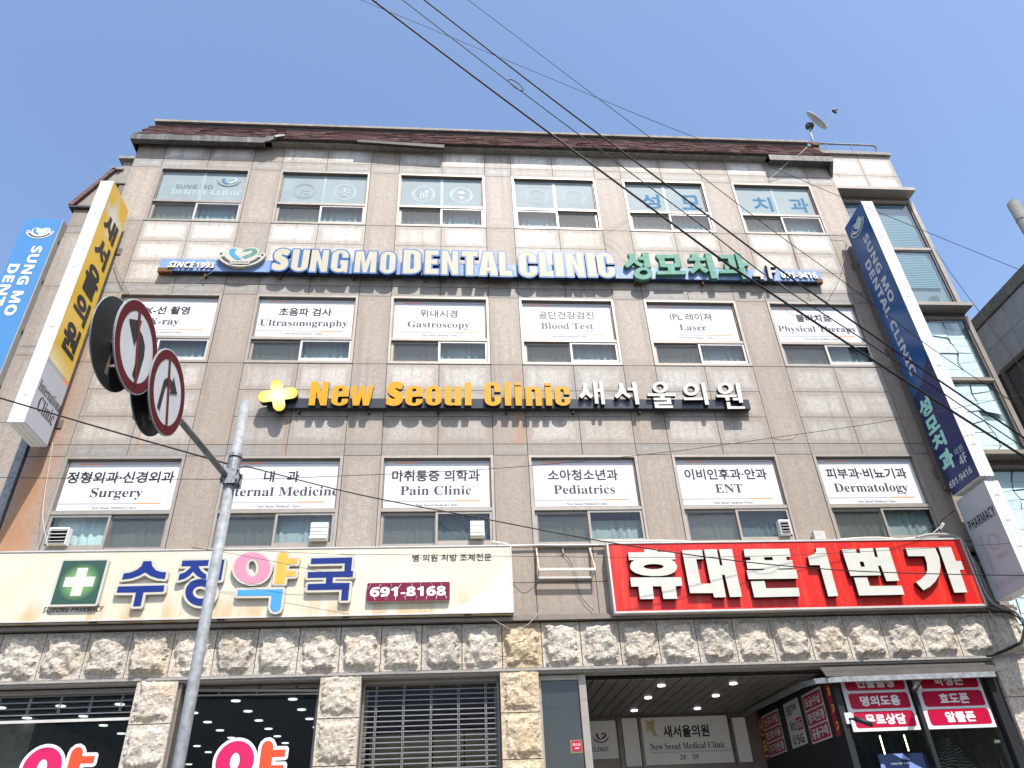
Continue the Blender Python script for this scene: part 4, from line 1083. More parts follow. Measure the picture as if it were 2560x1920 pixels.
shape(grown_text(fit(GL[sansb('691-8168')], a0+.05, b0_-.06, a1+.07, b1_-.065), .004, cell=.008), XZ(YS-.063), 0, MT['palepink'], None, 'lettering', nb)
cr_ = MB(); rnd = random.Random(4)
for k in range(16):
    x = a0+.05+(b0_-a0-.1)*k/15; z = a1+.02 if k % 2 else b1_-.02; dz = .07 if k % 2 else -.07
    p = [(x, YS-.066, z), (x+rnd.uniform(-.03,.03), YS-.066, z+dz*.5), (x+rnd.uniform(-.05,.05), YS-.066, z+dz)]
    cr_.tube(p, .003, 3)
cr_.build('cracks', MT['palepink'], nb)

# --- red phone shop fascia
rd = empty('phone_shop_sign', (5.2, YS, 5.25), 'bright red fascia sign with large off-white block letters above the phone shop', 'shop sign')
rx0, rx1, rz0, rz1 = 2.366, 8.02, 4.735, 5.775
MB().box(rx0, rx1, YS, -.002, rz0, rz1).build('sign_box', MT['red_face'], rd)
MB().ring(rx0-.012, rx1+.006, rz0-.03, rz1+.006, .028, YS-.014, -.004).build('edge_trim', MT['alu_white'], rd)
C3, C4 = pm((1510,1340), 490), pm((1970,1340), 510)
YR = YS-.078
def block(Ls, mp):
    L = [mp(l, YR) for l in Ls]
    return shape(L, XZ(YS), .078, MT['letter_grey'], MT['letter_black'], 'letter', rd)
hyu_top = [(455,148),(600,148),(606,180),(797,178),(807,262),(755,266),(800,290),(825,335),(822,372),(790,410),(730,437),(650,450),(530,452),(430,440),(350,415),(305,380),(293,345),(305,300),(345,270),(283,272),(270,185),(450,183)]
block([hyu_top, pell(560,345,113,29)[::-1]], C3)
block([[(295,468),(870,465),(884,562),(808,565),(828,708),(672,710),(645,567),(548,567),(566,710),(407,712),(388,570),(308,572)]], C3)
block([[(880,160),(1105,155),(1122,258),(1040,262),(1095,537),(1205,535),(1128,152),(1272,148),(1310,332),(1338,332),(1298,150),(1443,147),(1558,685),(1422,688),(1362,437),(1330,437),(1378,690),(1243,693),(1230,643),(972,645)]], C3)
block([[(1575,148),(2088,143),(2108,232),(2058,236),(2062,272),(2125,272),(2140,362),(1965,367),(1967,380),(2168,378),(2190,480),(1632,487),(1608,388),(1805,385),(1808,370),(1620,370),(1603,275),(1655,272),(1650,238),(1590,238)], [(1805,238),(1812,274),(1908,272),(1900,236)]], C3)
block([[(1655,512),(1812,508),(1830,590),(2195,583),(2212,680),(1697,692)]], C3)
block([[(305,130),(402,128),(545,650),(438,655),(343,315),(238,316),(215,222),(250,210),(285,195),(305,165)]], C4)
block([[(583,145),(728,138),(745,185),(787,185),(772,135),(918,130),(945,228),(975,228),(948,130),(1092,125),(1208,485),(1070,490),(1005,322),(975,322),(1008,425),(678,432)], [(775,278),(792,334),(835,332),(818,278)]], C4)
block([[(715,452),(858,450),(888,543),(1232,538),(1263,635),(772,645)]], C4)
block([[(1275,130),(1595,125),(1640,230),(1655,330),(1640,420),(1600,490),(1540,550),(1468,588),(1388,500),(1440,470),(1490,420),(1512,370),(1505,290),(1480,218),(1303,218)]], C4)
block([[(1630,118),(1765,115),(1820,270),(1878,272),(1908,365),(1862,368),(1945,610),(1805,614)]], C4)

# --- channel letters of the dental clinic
dn = empty('dental_clinic_sign', (1, -.12, 11.5), 'long dental clinic sign of cream letters in blue shells on a faded blue bar', 'channel letter sign')
YD = -.20
D1, D2, D3, D4 = pm((390,590), 400), pm((660,600), 450), pm((1100,600), 460), pm((1540,610), 540)
bt = D1([(100,312)], -.12)[0]; bb = D1([(215,470)], -.12)[0]; br = D4([(2085,300)], -.12)[0]
bz1 = D1([(300,316)], -.12)[0][1]; bz0 = D1([(500,478)], -.12)[0][1]
MB().box(bt[0]-.03, br[0], -.12, -.03, bz0, bz1).build('backing_bar', MT['bar_blue'], dn)
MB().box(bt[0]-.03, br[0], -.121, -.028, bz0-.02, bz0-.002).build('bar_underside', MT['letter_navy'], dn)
MB().box(bt[0]-.04, bt[0]+.22, -.124, -.026, bz0-.035, bz0+.06).box(br[0]-.12, br[0]+.01, -.124, -.026, bz0-.03, bz0+.06).build('rusted_end', MT['rustmetal'], dn)
for i in range(8):
    x = bt[0]+.8+i*1.35; MB().box(x, x+.03, -.1, 0, bz0-.10, bz0-.02).build('bracket', MT['rustmetal'], dn)
def heavy(ch, x0, x1, z0, z1, cell=.009):
    """heavy condensed capitals and small letters, built from rounded blocks inside the given box"""
    w, h = x1-x0, z1-z0
    Q = lambda *p: [(x0+a*w, z0+b*h) for a, b in p]
    def rr(a, c, b, d, ra, rb, corners='abcd'):      # block with elliptic corners; a,b lower-left ... in box units
        o = []
        for k, (cx, cz, a0) in zip('abcd', ((c-ra, b+rb, -90), (c-ra, d-rb, 0), (a+ra, d-rb, 90), (a+ra, b+rb, 180))):
            sx, sz = {'a': (c, b), 'b': (c, d), 'c': (a, d), 'd': (a, b)}[k]
            if k in corners:
                for i in range(9): g = math.radians(a0+90*i/8); o.append((cx+ra*math.cos(g), cz+rb*math.sin(g)))
            else: o.append((sx, sz))
        return Q(*o)
    polys = {'N': [(0,0),(0,1),(.37,1),(.65,.45),(.65,1),(1,1),(1,0),(.66,0),(.35,.57),(.35,0)],
             'M': [(0,0),(0,1),(.37,1),(.5,.45),(.63,1),(1,1),(1,0),(.74,0),(.74,.66),(.59,0),(.41,0),(.26,.66),(.26,0)],
             'E': [(0,0),(0,1),(1,1),(1,.80),(.46,.80),(.46,.61),(.92,.61),(.92,.42),(.46,.42),(.46,.20),(1,.20),(1,0)],
             'T': [(0,1),(1,1),(1,.79),(.71,.79),(.71,0),(.29,0),(.29,.79),(0,.79)],
             'L': [(0,0),(0,1),(.50,1),(.50,.21),(1,.21),(1,0)],
             'w': [(0,1),(.24,1),(.33,.42),(.41,1),(.61,1),(.69,.42),(.77,1),(1,1),(.85,0),(.59,0),(.51,.5),(.42,0),(.15,0)],
             'I': [(0,0),(0,1),(1,1),(1,0)], 'l': [(0,0),(0,1),(1,1),(1,0)]}
    if ch in polys: return [Q(*polys[ch])]
    add, cut = [], []
    if ch in 'OoCcGe': add.append(rr(0, 1, 0, 1, .5, .24))
    if ch in 'Oo': cut.append(rr(.39, .61, .15, .85, .11, .05))
    if ch in 'Cc': cut += [rr(.39, .61, .15, .85, .11, .05), Q((.5,.40),(1.1,.40),(1.1,.57),(.5,.57))]
    if ch == 'G': cut += [rr(.38, .62, .15, .85, .11, .05), Q((.5,.53),(1.1,.53),(1.1,.65),(.5,.65))]; add.append(Q((.54,.34),(1,.34),(1,.53),(.54,.53))); add.append(Q((.80,0),(1,0),(1,.3),(.80,.3)))
    if ch == 'e': cut += [rr(.38, .62, .60, .86, .11, .05), rr(.38, .62, .13, .45, .11, .05), Q((.5,.34),(1.1,.34),(1.1,.45),(.5,.45))]
    if ch == 'D': add.append(rr(0, 1, 0, 1, .55, .22, 'ab')); cut.append(rr(.40, .62, .17, .83, .18, .06, 'ab'))
    if ch == 'U': add.append(rr(0, 1, 0, 1, .5, .24, 'ad')); cut.append(rr(.39, .61, .15, 1.1, .11, .05, 'ad'))
    if ch == 'u': add += [rr(0, .9, 0, 1, .36, .16, 'd')]; add.append(Q((.6,0),(1,0),(1,1),(.6,1))); cut.append(rr(.39, .61, .13, 1.1, .11, .04, 'ad')); cut.append(Q((.5,-.01),(.60,-.01),(.60,.03),(.5,.03)))
    if ch == 'n': add += [rr(.1, 1, 0, 1, .40, .18, 'b')]; add.append(Q((0,0),(.4,0),(.4,1),(0,1))); cut.append(rr(.39, .61, -.1, .86, .11, .04, 'bc'))
    if ch == 'A': add.append(Q((0,0),(.26,1),(.74,1),(1,0),(.63,0),(.59,.17),(.41,.17),(.37,0))); cut.append(Q((.44,.34),(.56,.34),(.5,.75)))
    if ch == 'A':
        return [add[0], cut[0][::-1]]
    xs = np.arange(x0-3*cell, x1+4*cell, cell); ys = np.arange(z0-3*cell, z1+4*cell, cell); X, Y = np.meshgrid(xs, ys)
    D = None
    if ch in 'Ge':
        D = signed([add[0]], X, Y)
        for c in cut: D = np.maximum(D, -signed([c], X, Y))
        for a in add[1:]: D = np.minimum(D, signed([a], X, Y))
    elif add:
        for a in add: q = signed([a], X, Y); D = q if D is None else np.minimum(D, q)
        for c in cut: D = np.maximum(D, -signed([c], X, Y))
    else: return grown(fit(GL[sansb(ch)], x0+.032, x1-.032, z0+.03, z1-.03), .032, cell=cell)
    return contour(D, xs, ys, .0018)
def cletter(ch, xa, xb, yb, yt, mp):
    (x0, z0), (x1, _) = mp([(xa, yb), (xb, yb)], YD); z1 = mp([((xa+xb)/2, yt)], YD)[0][1]
    g = .026
    L = heavy(ch, x0, x1, z0, z1)
    s_ = shape(grown(L, .030, cell=.010), XZ(-.11), .082, MT['letter_blue'], MT['letter_navy'], 'letter', dn)
    shape(L, XZ(-.195), 0, MT['letter_cream'], None, 'letter_face', s_)
for a in (('S',85,285,370,102), ('U',320,530,378,112), ('N',553,770,385,118), ('G',812,1018,390,120), ('M',1105,1370,393,137), ('O',1418,1607,405,140), ('D',1705,1920,406,118), ('E',1975,2140,412,126)): cletter(*a, D2)
for a in (('N',18,218,410,128), ('T',262,458,418,133), ('A',470,700,422,138), ('L',720,868,427,142), ('C',962,1172,438,142), ('L',1210,1365,433,148), ('I',1398,1495,433,148), ('N',1533,1745,436,153), ('I',1793,1890,437,155), ('C',1915,2118,443,155)): cletter(*a, D3)
def poly3d(Ls, mp, y, back, mat, side, parent, name='letter'):
    return shape([mp(l, y) for l in Ls], XZ(back), back-y, mat, side, name, parent)
JS = plain('dark_green_letter_side', (.08,.22,.14), .6, 0, .35, 9)
G = lambda Ls: poly3d(Ls, D4, YD, -.105, MT['jade'], JS, dn)
G([[(122,95),(195,97),(200,140),(235,185),(285,205),(265,238),(215,215),(185,187),(150,218),(118,243),(82,215),(120,180),(140,140)]])
G([[(262,90),(333,88),(362,240),(290,238),(283,163),(235,163),(230,130),(275,128)]])
G(hole(pell(280,300,97,62), pell(283,292,42,26)))
G([[(408,107),(645,107),(668,235),(598,237),(605,273),(720,273),(722,308),(418,310),(415,277),(535,275),(530,237),(455,235),(440,160),(415,135)], [(495,145),(505,200),(608,198),(598,143)]])
G([[(765,97),(840,100),(850,135),(915,138),(918,168),(855,170),(870,200),(900,235),(955,265),(920,297),(880,270),(855,245),(820,275),(785,303),(750,270),(800,235),(815,170),(745,170),(738,140),(780,137)]])
G([[(905,92),(970,92),(1045,350),(980,352)]])
G([[(1050,112),(1205,110),(1235,240),(1165,238),(1145,147),(1060,147)]])
G([[(1110,190),(1150,190),(1162,262),(1275,262),(1280,295),(1060,297),(1065,265),(1120,262)]])
G([[(1215,92),(1280,92),(1300,190),(1355,192),(1360,222),(1310,225),(1365,355),(1300,357)]])
GRY = plain('dirty_grey_letter', (.45,.44,.38), .6, 0, .3, 8)
poly3d([[(1455,235),(1490,235),(1505,305),(1530,305),(1530,328),(1512,330),(1520,358),(1485,360),(1478,330),(1408,330),(1405,312)]], D4, YD, -.105, GRY, MT['fascia'], dn)
poly3d([[(1530,212),(1640,212),(1645,235),(1580,237),(1585,268),(1635,268),(1638,290),(1592,292),(1605,355),(1572,357),(1548,240)]], D4, YD, -.105, GRY, MT['fascia'], dn)
def solid_text(s, pts, mp, y, thick, mat, side, parent, grow=0):
    (x0, z0), (x1, z1) = mp(pts, y); L = fit(GL[s], x0, x1, z0, z1)
    if grow: L = grown_text(L, grow, cell=.008)
    return shape(L, XZ(y+thick), thick, mat, side, 'lettering', parent)
solid_text(sansb('691-9416'), [(1700,345),(2048,290)], D4, -.15, .028, MT['white'], MT['fascia'], dn, .004)
(x0, z0), (x1, z1) = D1([(160,430),(640,352)], -.15)
z0_ = D1([(400,432)], -.15)[0][1]; z1_ = D1([(400,358)], -.15)[0][1]; xx0 = D1([(160,425)], -.15)[0][0]; xx1 = D1([(530,425)], -.15)[0][0]; xx2 = D1([(800,430)], -.15)[0][0]
shape(grown_text(fit(GL[sansi('SINCE')], xx0, xx1, z0_, z1_), .004, cell=.008), XZ(-.122), .028, MT['white'], MT['fascia'], 'lettering', dn)
shape(grown_text(fit(GL[sansb('1993')], xx1+.02, xx2, z0_, z1_), .002, cell=.008), XZ(-.122), .028, MT['white'], MT['fascia'], 'lettering', dn)
lc = D1([(1175,290)], YD)[0]; ls = (D1([(1475,290)], YD)[0][0]-D1([(875,290)], YD)[0][0])/2
logo(XZ(-.122), ls, lc[0], lc[1], dn, (MT['sky_ink'], MT['jade'], MT['fascia_dark'], MT['rim']), .075)
(x0, z0), (x1, z1) = D1([(1020,385),(1300,340)], YD)
rb = shape([rect(x0, x1, z0, z1, .02)], XZ(-.197), .012, MT['rim'], MT['fascia'], 'ribbon_plate', dn)
L = fit(GL[serif('For Your White & Beautiful Smile')], x0+.02, x1-.02, (z0+z1)/2-.02, (z0+z1)/2+.025); shape(L, XZ(-.212), 0, MT['ink_soft'], None, 'lettering', dn)

# --- New Seoul clinic letters
ns = empty('clinic_letter_sign', (-.5, -.11, 8.2), 'clinic sign with amber Latin and ivory Korean letters on a black bar', 'channel letter sign')
N5, N6, N7 = pm((630,920), 450), pm((1060,920), 420), pm((1430,920), 470)
YN = -.19
xa_ = N5([(190,430)], -.11)[0][0]; xb_ = N7([(2090,420)], -.11)[0][0]; zt_ = N6([(700,405)], -.11)[0][1]; zb_ = N6([(700,527)], -.11)[0][1]
MB().box(xa_, xb_, -.11, -.02, zb_, zt_).build('backing_bar', MT['bar_black'], ns)
for i in range(6):
    x = xa_+.5+i*1.15; MB().box(x, x+.03, -.08, 0, zb_-.07, zb_-.001).build('bracket', MT['black'], ns)
def nletter(ch, xa, xb, yb, yt, mp):
    (x0, z0), (x1, _) = mp([(xa, yb), (xb, yb)], YN); z1 = mp([((xa+xb)/2, yt)], YN)[0][1]; g = .024
    if ch == 'l': Ls = [[rect(x0, x1, z0, z1)]]
    elif ch == 'i': h = z1-z0; Ls = [[rect(x0, x1, z0, z0+h*.82)], [rect(x0, x1, z0+h*.875, z1)]]
    else: Ls = [heavy(ch, x0, x1, z0, z1)]
    for L in Ls: shape(L, XZ(-.112), .078, MT['amber'], MT['letter_black'], 'letter', ns)
for a in (('N',692,915,458,165), ('e',965,1175,462,215), ('w',1195,1478,460,218), ('S',1645,1853,463,165), ('e',1882,2095,463,218)): nletter(*a, N5)
for a in (('o',20,228,492,235), ('u',272,490,492,240), ('l',540,625,490,187), ('C',800,1017,497,183), ('l',1068,1150,493,187), ('i',1208,1290,493,190), ('n',1345,1558,495,245), ('i',1610,1692,493,197), ('c',1735,1935,495,240)): nletter(*a, N6)
K = lambda *Ls: poly3d(list(Ls), N7, YN, -.112, MT['ivory'], MT['letter_black'], ns)
K([(125,178),(173,178),(180,240),(205,290),(250,325),(222,358),(165,308),(115,358),(85,330),(120,290),(130,240)])
K([(245,167),(288,167),(298,242),(325,242),(318,162),(362,162),(390,427),(350,425),(333,280),(303,280),(312,418),(273,418)])
K([(553,178),(600,178),(608,235),(640,290),(700,328),(672,358),(595,298),(530,358),(500,328),(545,285),(558,235)])
K([(705,165),(753,165),(795,427),(750,427),(722,265),(655,262),(655,232),(715,232)])
K(*hole(pell(1038,227,90,65), pell(1035,228,45,38)))
K([(888,298),(1222,300),(1220,330),(1090,330),(1090,350),(1160,350),(1173,425),(1020,425),(1020,440),(1185,440),(1190,470),(980,470),(965,398),(1120,395),(1118,380),(962,378),(960,350),(1040,350),(1035,330),(890,328)])
K(*hole(pell(1402,252,92,72), pell(1400,254,45,42)))
K([(1310,347),(1540,347),(1543,375),(1318,377)])
K([(1515,172),(1560,172),(1615,432),(1570,432)])
K(*hole(pell(1802,238,90,68), pell(1802,238,42,38)))
K([(1700,315),(1935,313),(1938,340),(1850,342),(1855,382),(1812,384),(1800,345),(1703,343)])
K([(1920,178),(1968,178),(2015,408),(1970,408),(1962,380),(1895,380),(1890,352),(1955,350)])
K([(1817,400),(1858,400),(1868,450),(2035,452),(2038,478),(1830,480)])
def capsule(a, b, r, n=12):
    an = math.atan2(b[1]-a[1], b[0]-a[0]); o = []
    for k in range(n+1): g = an-math.pi/2+math.pi*k/n; o.append((b[0]+r*math.cos(g), b[1]+r*math.sin(g)))
    for k in range(n+1): g = an+math.pi/2+math.pi*k/n; o.append((a[0]+r*math.cos(g), a[1]+r*math.sin(g)))
    return o
A_ = N5(capsule((303,222), (332,453), 77), YN-.03); B_ = N5(capsule((145,352), (490,305), 70), YN-.03)
a, b, c, d = bbox([A_, B_]); xs = np.arange(a-.05, b+.05, .01); ys = np.arange(c-.05, d+.05, .01); X, Y = np.meshgrid(xs, ys)
Lp = contour(np.minimum(signed([A_], X, Y), signed([B_], X, Y)), xs, ys, .002)
GLOW = gloweffect('yellow_plus_print', (a+b)/2, YN-.03, (c+d)/2, .30, (.72,.70,.42), (.58,.42,.004))
shape(Lp, XZ(-.11), .11, GLOW, MT['letter_black'], 'plus_emblem', ns)

# --- empty sign bracket between the two fascias
eb = empty('empty_sign_frame', (1.6, -.1, 5.5), 'empty rusty-white steel sign frame on the wall between ivory and red fascias', 'metal frame')
q = lambda a, b, y: at3(850+a*.40687, 1245+b*.40687, y)
f_ = MB(); A0, A1 = q(1205,300,-.02), q(1530,300,-.02); B0, B1 = q(1222,440,-.17), q(1570,438,-.17); C0, C1 = q(1215,490,-.03), q(1548,488,-.03)
f_.bar(B0, B1, .03, .04); f_.bar(C0, C1, .025, .03); f_.bar(B0, C0, .022); f_.bar(B1, C1, .022)
f_.build('tray', MT['alu_white'], eb)
f_ = MB(); f_.bar(A0, A1, .03); f_.bar(A0, B0, .022); f_.bar(A1, B1, .022); f_.bar(A0, C0, .02); f_.bar(A1, C1, .02); f_.bar((A0+A1)/2, (A0+A1)/2+Vector((0,0,-.12)), .02)
f_.build('frame', plain('rust_spotted_paint', (.42,.36,.27), .7, .2, .4, 20, grunge=.6), eb)

# --- projecting box signs
def boxsign(name, label, x0, x1, y0, y1, z0, z1, group=None, grooves=2):
    t = empty(name, ((x0+x1)/2, (y0+y1)/2, z0), label, 'projecting sign', group)
    MB().box(x0+.006, x1-.006, y0+.012, y1, z0+.012, z1-.004).build('sign_core', MT['groove'], t)
    n = grooves+1; w_ = (x1-x0)/n
    for i in range(n): MB().box(x0+i*w_+.004, x0+(i+1)*w_-.004, y0, y0+.014, z0+.002, z1).box(x0+i*w_+.004, x0+(i+1)*w_-.004, y0+.016, y1-.002, z0, z0+.011).build('edge_strip', MT['white'], t)
    for k in range(4):
        z = z0+(z1-z0)*(k+.35)/4; xm = (x0+x1)/2
        MB().box(xm-.018, xm-.012, y0-.004, y0+.001, z, z+.06).box(xm+.012, xm+.018, y0-.004, y0+.001, z, z+.06).box(xm-.03, xm+.03, y0-.005, y0+.001, z+.02, z+.026).build('maker_mark', MT['grey_print'], t)
    for z in (z0+.5, (z0+z1)/2, z1-.9):
        MB().box((x0+x1)/2-.03, (x0+x1)/2+.03, y1, .0, z, z+.05).box(x0-.01, x1+.01, -.02, -.001, z-.05, z+.10).build('bracket', MT['alu_dark'], t)
    return t
EAST = lambda x: (lambda u, v, d: (x+d, u, v))             # sheet facing +x: u = y
# yellow
ys_ = boxsign('yellow_projecting_sign', 'tall yellow and white projecting clinic sign with black stacked Korean letters, left', -6.46, -6.22, -.95, -.20, 7.45, 12.63)
GRAD = None
def yellowface():
    m, t, b = newmat('yellow_print_with_white_star')
    g = N(t, 'ShaderNodeNewGeometry'); s = N(t, 'ShaderNodeSeparateXYZ'); t.links.new(g.outputs['Position'], s.inputs[0])
    def gl(cy, cz, ry, rz):
        v = N(t, 'ShaderNodeVectorMath', operation='SUBTRACT'); t.links.new(g.outputs['Position'], v.inputs[0]); v.inputs[1].default_value = (-6.22, cy, cz)
        w2 = N(t, 'ShaderNodeVectorMath', operation='DIVIDE'); t.links.new(v.outputs[0], w2.inputs[0]); w2.inputs[1].default_value = (9, ry, rz)
        l = N(t, 'ShaderNodeVectorMath', operation='LENGTH'); t.links.new(w2.outputs[0], l.inputs[0])
        return ramp(t, l.outputs['Value'], [(.1, 1), (1, 0)])
    c = mixc(t, gl(-.60, 12.0, .16, .62), (.62,.37,.008), (.55,.56,.50))
    c = mixc(t, gl(-.58, 12.05, .55, .22), c, (.55,.56,.50))
    c = mixc(t, gl(-.85, 8.6, .5, .38), c, (.66,.58,.25))
    t.links.new(c, b.inputs['Base Color']); b.inputs['Roughness'].default_value = .3; return m
P = EAST(-6.218)
shape([[(-.945,8.62),(-.205,8.62),(-.205,12.62),(-.945,12.62)]], P, 0, yellowface(), None, 'yellow_face', ys_)
shape([rect(-.945, -.205, 7.462, 8.56)], P, 0, MT['grey_face'], None, 'grey_face', ys_)
shape([rect(-.945, -.38, 8.563, 8.617)], P, 0, MT['grey_print'], None, 'stripe', ys_); shape([rect(-.377, -.205, 8.563, 8.617)], P, 0, MT['orange'], None, 'stripe', ys_)
PL = EAST(-6.215)
for ch, (z0, z1) in zip('새서울의원', ((11.55,12.02), (10.93,11.45), (10.20,10.82), (9.65,10.14), (8.98,9.55))):
    shape(grown(fit(GL[ch], -.79, -.34, z0+.03, z1-.03), .027, cell=.010), PL, 0, MT['black'], None, 'lettering', ys_)
shape(fit(GL[serif('International')], -.915, -.16, 8.06, 8.24), PL, 0, MT['ink'], None, 'lettering', ys_)
shape(fit(GL[serif('Clinic')], -.79, -.27, 7.78, 8.02), PL, 0, MT['ink'], None, 'lettering', ys_)
dots = MB()
for j in range(14):
    for i in range(18):
        y = -.93+i*.04+(.02 if j % 2 else 0); z = 8.65+j*.035; r = .011*(1-j/15)
        if y < -.22: dots.quad((-6.2155, y-r, z-r), (-6.2155, y+r, z-r), (-6.2155, y+r, z+r), (-6.2155, y-r, z+r))
dots.build('halftone_dots', plain('pale_yellow_dots', (.9,.86,.6), .4), ys_)

# right blue sign
WEST = lambda x: (lambda u, v, d: (x-d, -u, v))            # facing -x, u = -y (to the right as you read it)
bs = boxsign('blue_projecting_sign', 'tall blue dental projecting sign with white edge at the right end of the facade', 8.16, 8.40, -.975, -.235, 6.48, 12.59)
P = WEST(8.158)
shape([rect(.24, .97, 8.2, 12.58)], P, 0, MT['midblue'], None, 'blue_face', bs)
nav = [(.24,6.49),(.97,6.49),(.97,8.80)]
for k in range(9): a_ = k/8; nav.append((.97-.73*a_, 8.80-.42*math.sin(a_*math.pi/2)))
shape([nav], WEST(8.156), 0, MT['navy'], None, 'navy_face', bs)
shape([[(.24,6.49),(.97,6.49),(.97,8.19),(.24,8.19)]], WEST(8.159), 0, MT['navy'], None, 'navy_face', bs)
def down(L, u0, u1, z1, z0):      # text turned a quarter clockwise: reads downwards; letters' top to +u
    a, b, c, d = bbox(L); return [[(u0+(y-c)/(d-c)*(u1-u0), z1-(x-a)/(b-a)*(z1-z0)) for x, y in l] for l in L]
PT = WEST(8.153)
shape(grown(down(GL[sansb('SUNG MO')], .63, .80, 11.90, 10.22), .004, cell=.012), PT, 0, MT['silver_print'], None, 'lettering', bs)
shape(grown(down(GL[sansb('DENTAL CLINIC')], .40, .575, 11.42, 8.72), .004, cell=.012), PT, 0, MT['silver_print'], None, 'lettering', bs)
for ch, (z0, z1) in zip('성모치과', ((7.90,8.24), (7.58,7.86), (7.26,7.54), (6.86,7.22))):
    shape(grown(fit(GL[ch], .285, .585, z0+.02, z1-.02), .018, cell=.010), PT, 0, MT['mint'], None, 'lettering', bs)
shape(fit(GL['의원'], .66, .88, 6.99, 7.10), PT, 0, MT['silver_print'], None, 'lettering', bs)
shape(fit(GL[sansb('4F')], .69, .88, 6.80, 6.96), PT, 0, MT['silver_print'], None, 'lettering', bs)
shape(fit(GL[sansb('691-9416')], .26, .87, 6.60, 6.71), PT, 0, MT['silver_print'], None, 'lettering', bs)
SILV = MT['silver_print']
def tilted(place, cx, cz, ang):
    c_, s_ = math.cos(ang), math.sin(ang)
    return lambda u, v, d: place(cx+(u-cx)*c_-(v-cz)*s_, cz+(u-cx)*s_+(v-cz)*c_, d)
logo(tilted(PT, .60, 12.22, -math.pi/2*.0), .25, .60, 12.22, bs, (MT['midblue'], MT['mint'], MT['black'], SILV))
MB().box(8.21, 8.35, -.10, -.0, 6.7, 12.2).build('mounting_channel', MT['alu_dark'], bs)

# grey pharmacy projecting sign beneath it
gs = boxsign('grey_projecting_sign', 'grey projecting pharmacy sign hanging just below the tall blue one', 8.22, 8.46, -.93, -.17, 4.78, 6.42)
shape([rect(.175, .925, 4.79, 6.41)], WEST(8.218), 0, MT['grey_face'], None, 'grey_face', gs)
shape(fit(GL[sansb('PHARMACY')], .24, .90, 5.87, 6.03), WEST(8.214), 0, MT['ink'], None, 'lettering', gs)
FNT = plain('ghosted_grey_print', (.36,.365,.385), .35)
shape([rect(.35,.40,5.15,5.75,.02), rect(.55,.80,5.28,5.36)], WEST(8.2155), 0, FNT, None, 'ghost_mark', gs)
shape([ell(.62,5.55,.13,.13), ell(.62,5.55,.09,.09)], WEST(8.2152), 0, FNT, None, 'ghost_mark', gs)
shape(fit(GL[sansb('691-8168')], .28, .88, 4.90, 5.0), WEST(8.2154), 0, FNT, None, 'lettering', gs)

# left blue sign, parallel to the street, hung off the wing's far corner
lb = empty('blue_wall_sign', (-9.4, 2.2, 9), 'light blue dental sign cut off by the left edge, facing the street beyond the wing', 'hanging sign')
lx0, lx1, lz1, lz0, ly = -9.84, -9.03, 14.82, 8.0, 2.2
MB().box(lx0, lx1, ly, ly+.22, lz0, lz1).build('sign_box', MT['skyblue'], lb)
MB().box(lx1-.0, lx1+.012, ly+.005, ly+.215, lz0, lz1).build('edge_strip', MT['alu_white'], lb)
for z in (14.2, 13.0, 11.6, 10.2, 9.0): MB().box(lx1+.012, -8.74, ly+.12, ly+.17, z, z+.07).build('bracket', MT['fascia_dark'], lb)
MB().box(-8.96, -8.86, ly+.1, ly+.2, lz0, 14.6).build('mounting_channel', MT['alu'], lb)
PB = XZ(ly-.003)
shape([rect(lx0+.005, lx1-.005, lz0, 9.5)], PB, 0, MT['navy'], None, 'navy_face', lb)
def downx(L, x0, x1, z1, z0):
    a, b, c, d = bbox(L); return [[(x0+(y-c)/(d-c)*(x1-x0), z1-(x-a)/(b-a)*(z1-z0)) for x, y in l] for l in L]
PB = XZ(ly-.006)
shape(grown(downx(GL[sansb('SUNG MO')], -9.44, -9.22, 13.95, 11.95), .006, cell=.014), PB, 0, MT['white_print'], None, 'lettering', lb)
shape(grown(downx(GL[sansb('DENTAL CLINIC')], -9.76, -9.54, 13.40, 9.9), .006, cell=.014), PB, 0, MT['white_print'], None, 'lettering', lb)
logo(PB, .27, -9.42, 14.36, lb, (MT['skyblue'], MT['mint'], MT['fascia_dark'], MT['white_print']))
# downpipe beside the main facade
dp = MB().box(-6.78, -6.66, .02, .12, 4.7, 9.2).box(-6.655, -6.64, .0, .1, 4.7, 7.9)
tag(dp.build('downpipe', MT['steel']), 'grey metal downpipe at the left corner of the main facade', 'downpipe')

# --- vents in the second-floor windows
def vent(pts, mp, y, opened, label):
    (x0, z1), (x1, z0) = mp(pts, y); t = empty('window_vent', ((x0+x1)/2, y, z0), label, 'ventilation hood', 'ventilation hoods in the second-floor windows')
    MB().ring(x0, x1, z0, z1, .02, y, .05).build('hood', MT['white'], t)
    MB().box(x0+.02, x1-.02, y+.06, y+.07, z0+.02, z1-.02).build('fan_housing', MT['black'], t)
    for i in range(4):
        z = z1-.03-i*(z1-z0-.04)/4; h = (z1-z0-.05)/4
        if opened: MB().prismx([(y+.05,z), (y-.03,z-h*.45), (y-.03,z-h*.45-.006), (y+.05,z-.008)], x0+.012, x1-.012).build('louvre', MT['white'], t)
        else: MB().prismx([(y-.008,z), (y-.018,z-h), (y-.01,z-h), (y,z)], x0+.005, x1-.005).build('louvre', MT['white'], t)
    return t
z4m, z5m, z6m = pm((0,700), 900), pm((850,700), 900), pm((1660,700), 900)
vent([(308,1520),(400,1620)], z4m, -.08, True, 'open-louvred white vent in the Surgery window, leftmost')
vent([(1912,1490),(2008,1592)], z4m, -.08, False, 'closed white vent below the Internal Medicine film, right of the sign pole')
vent([(800,1480),(888,1575)], z5m, -.08, False, 'closed white vent below the Pain Clinic film')
vent([(702,1472),(790,1558)], z6m, -.08, True, 'open-louvred white vent in the ENT window above the red sign')
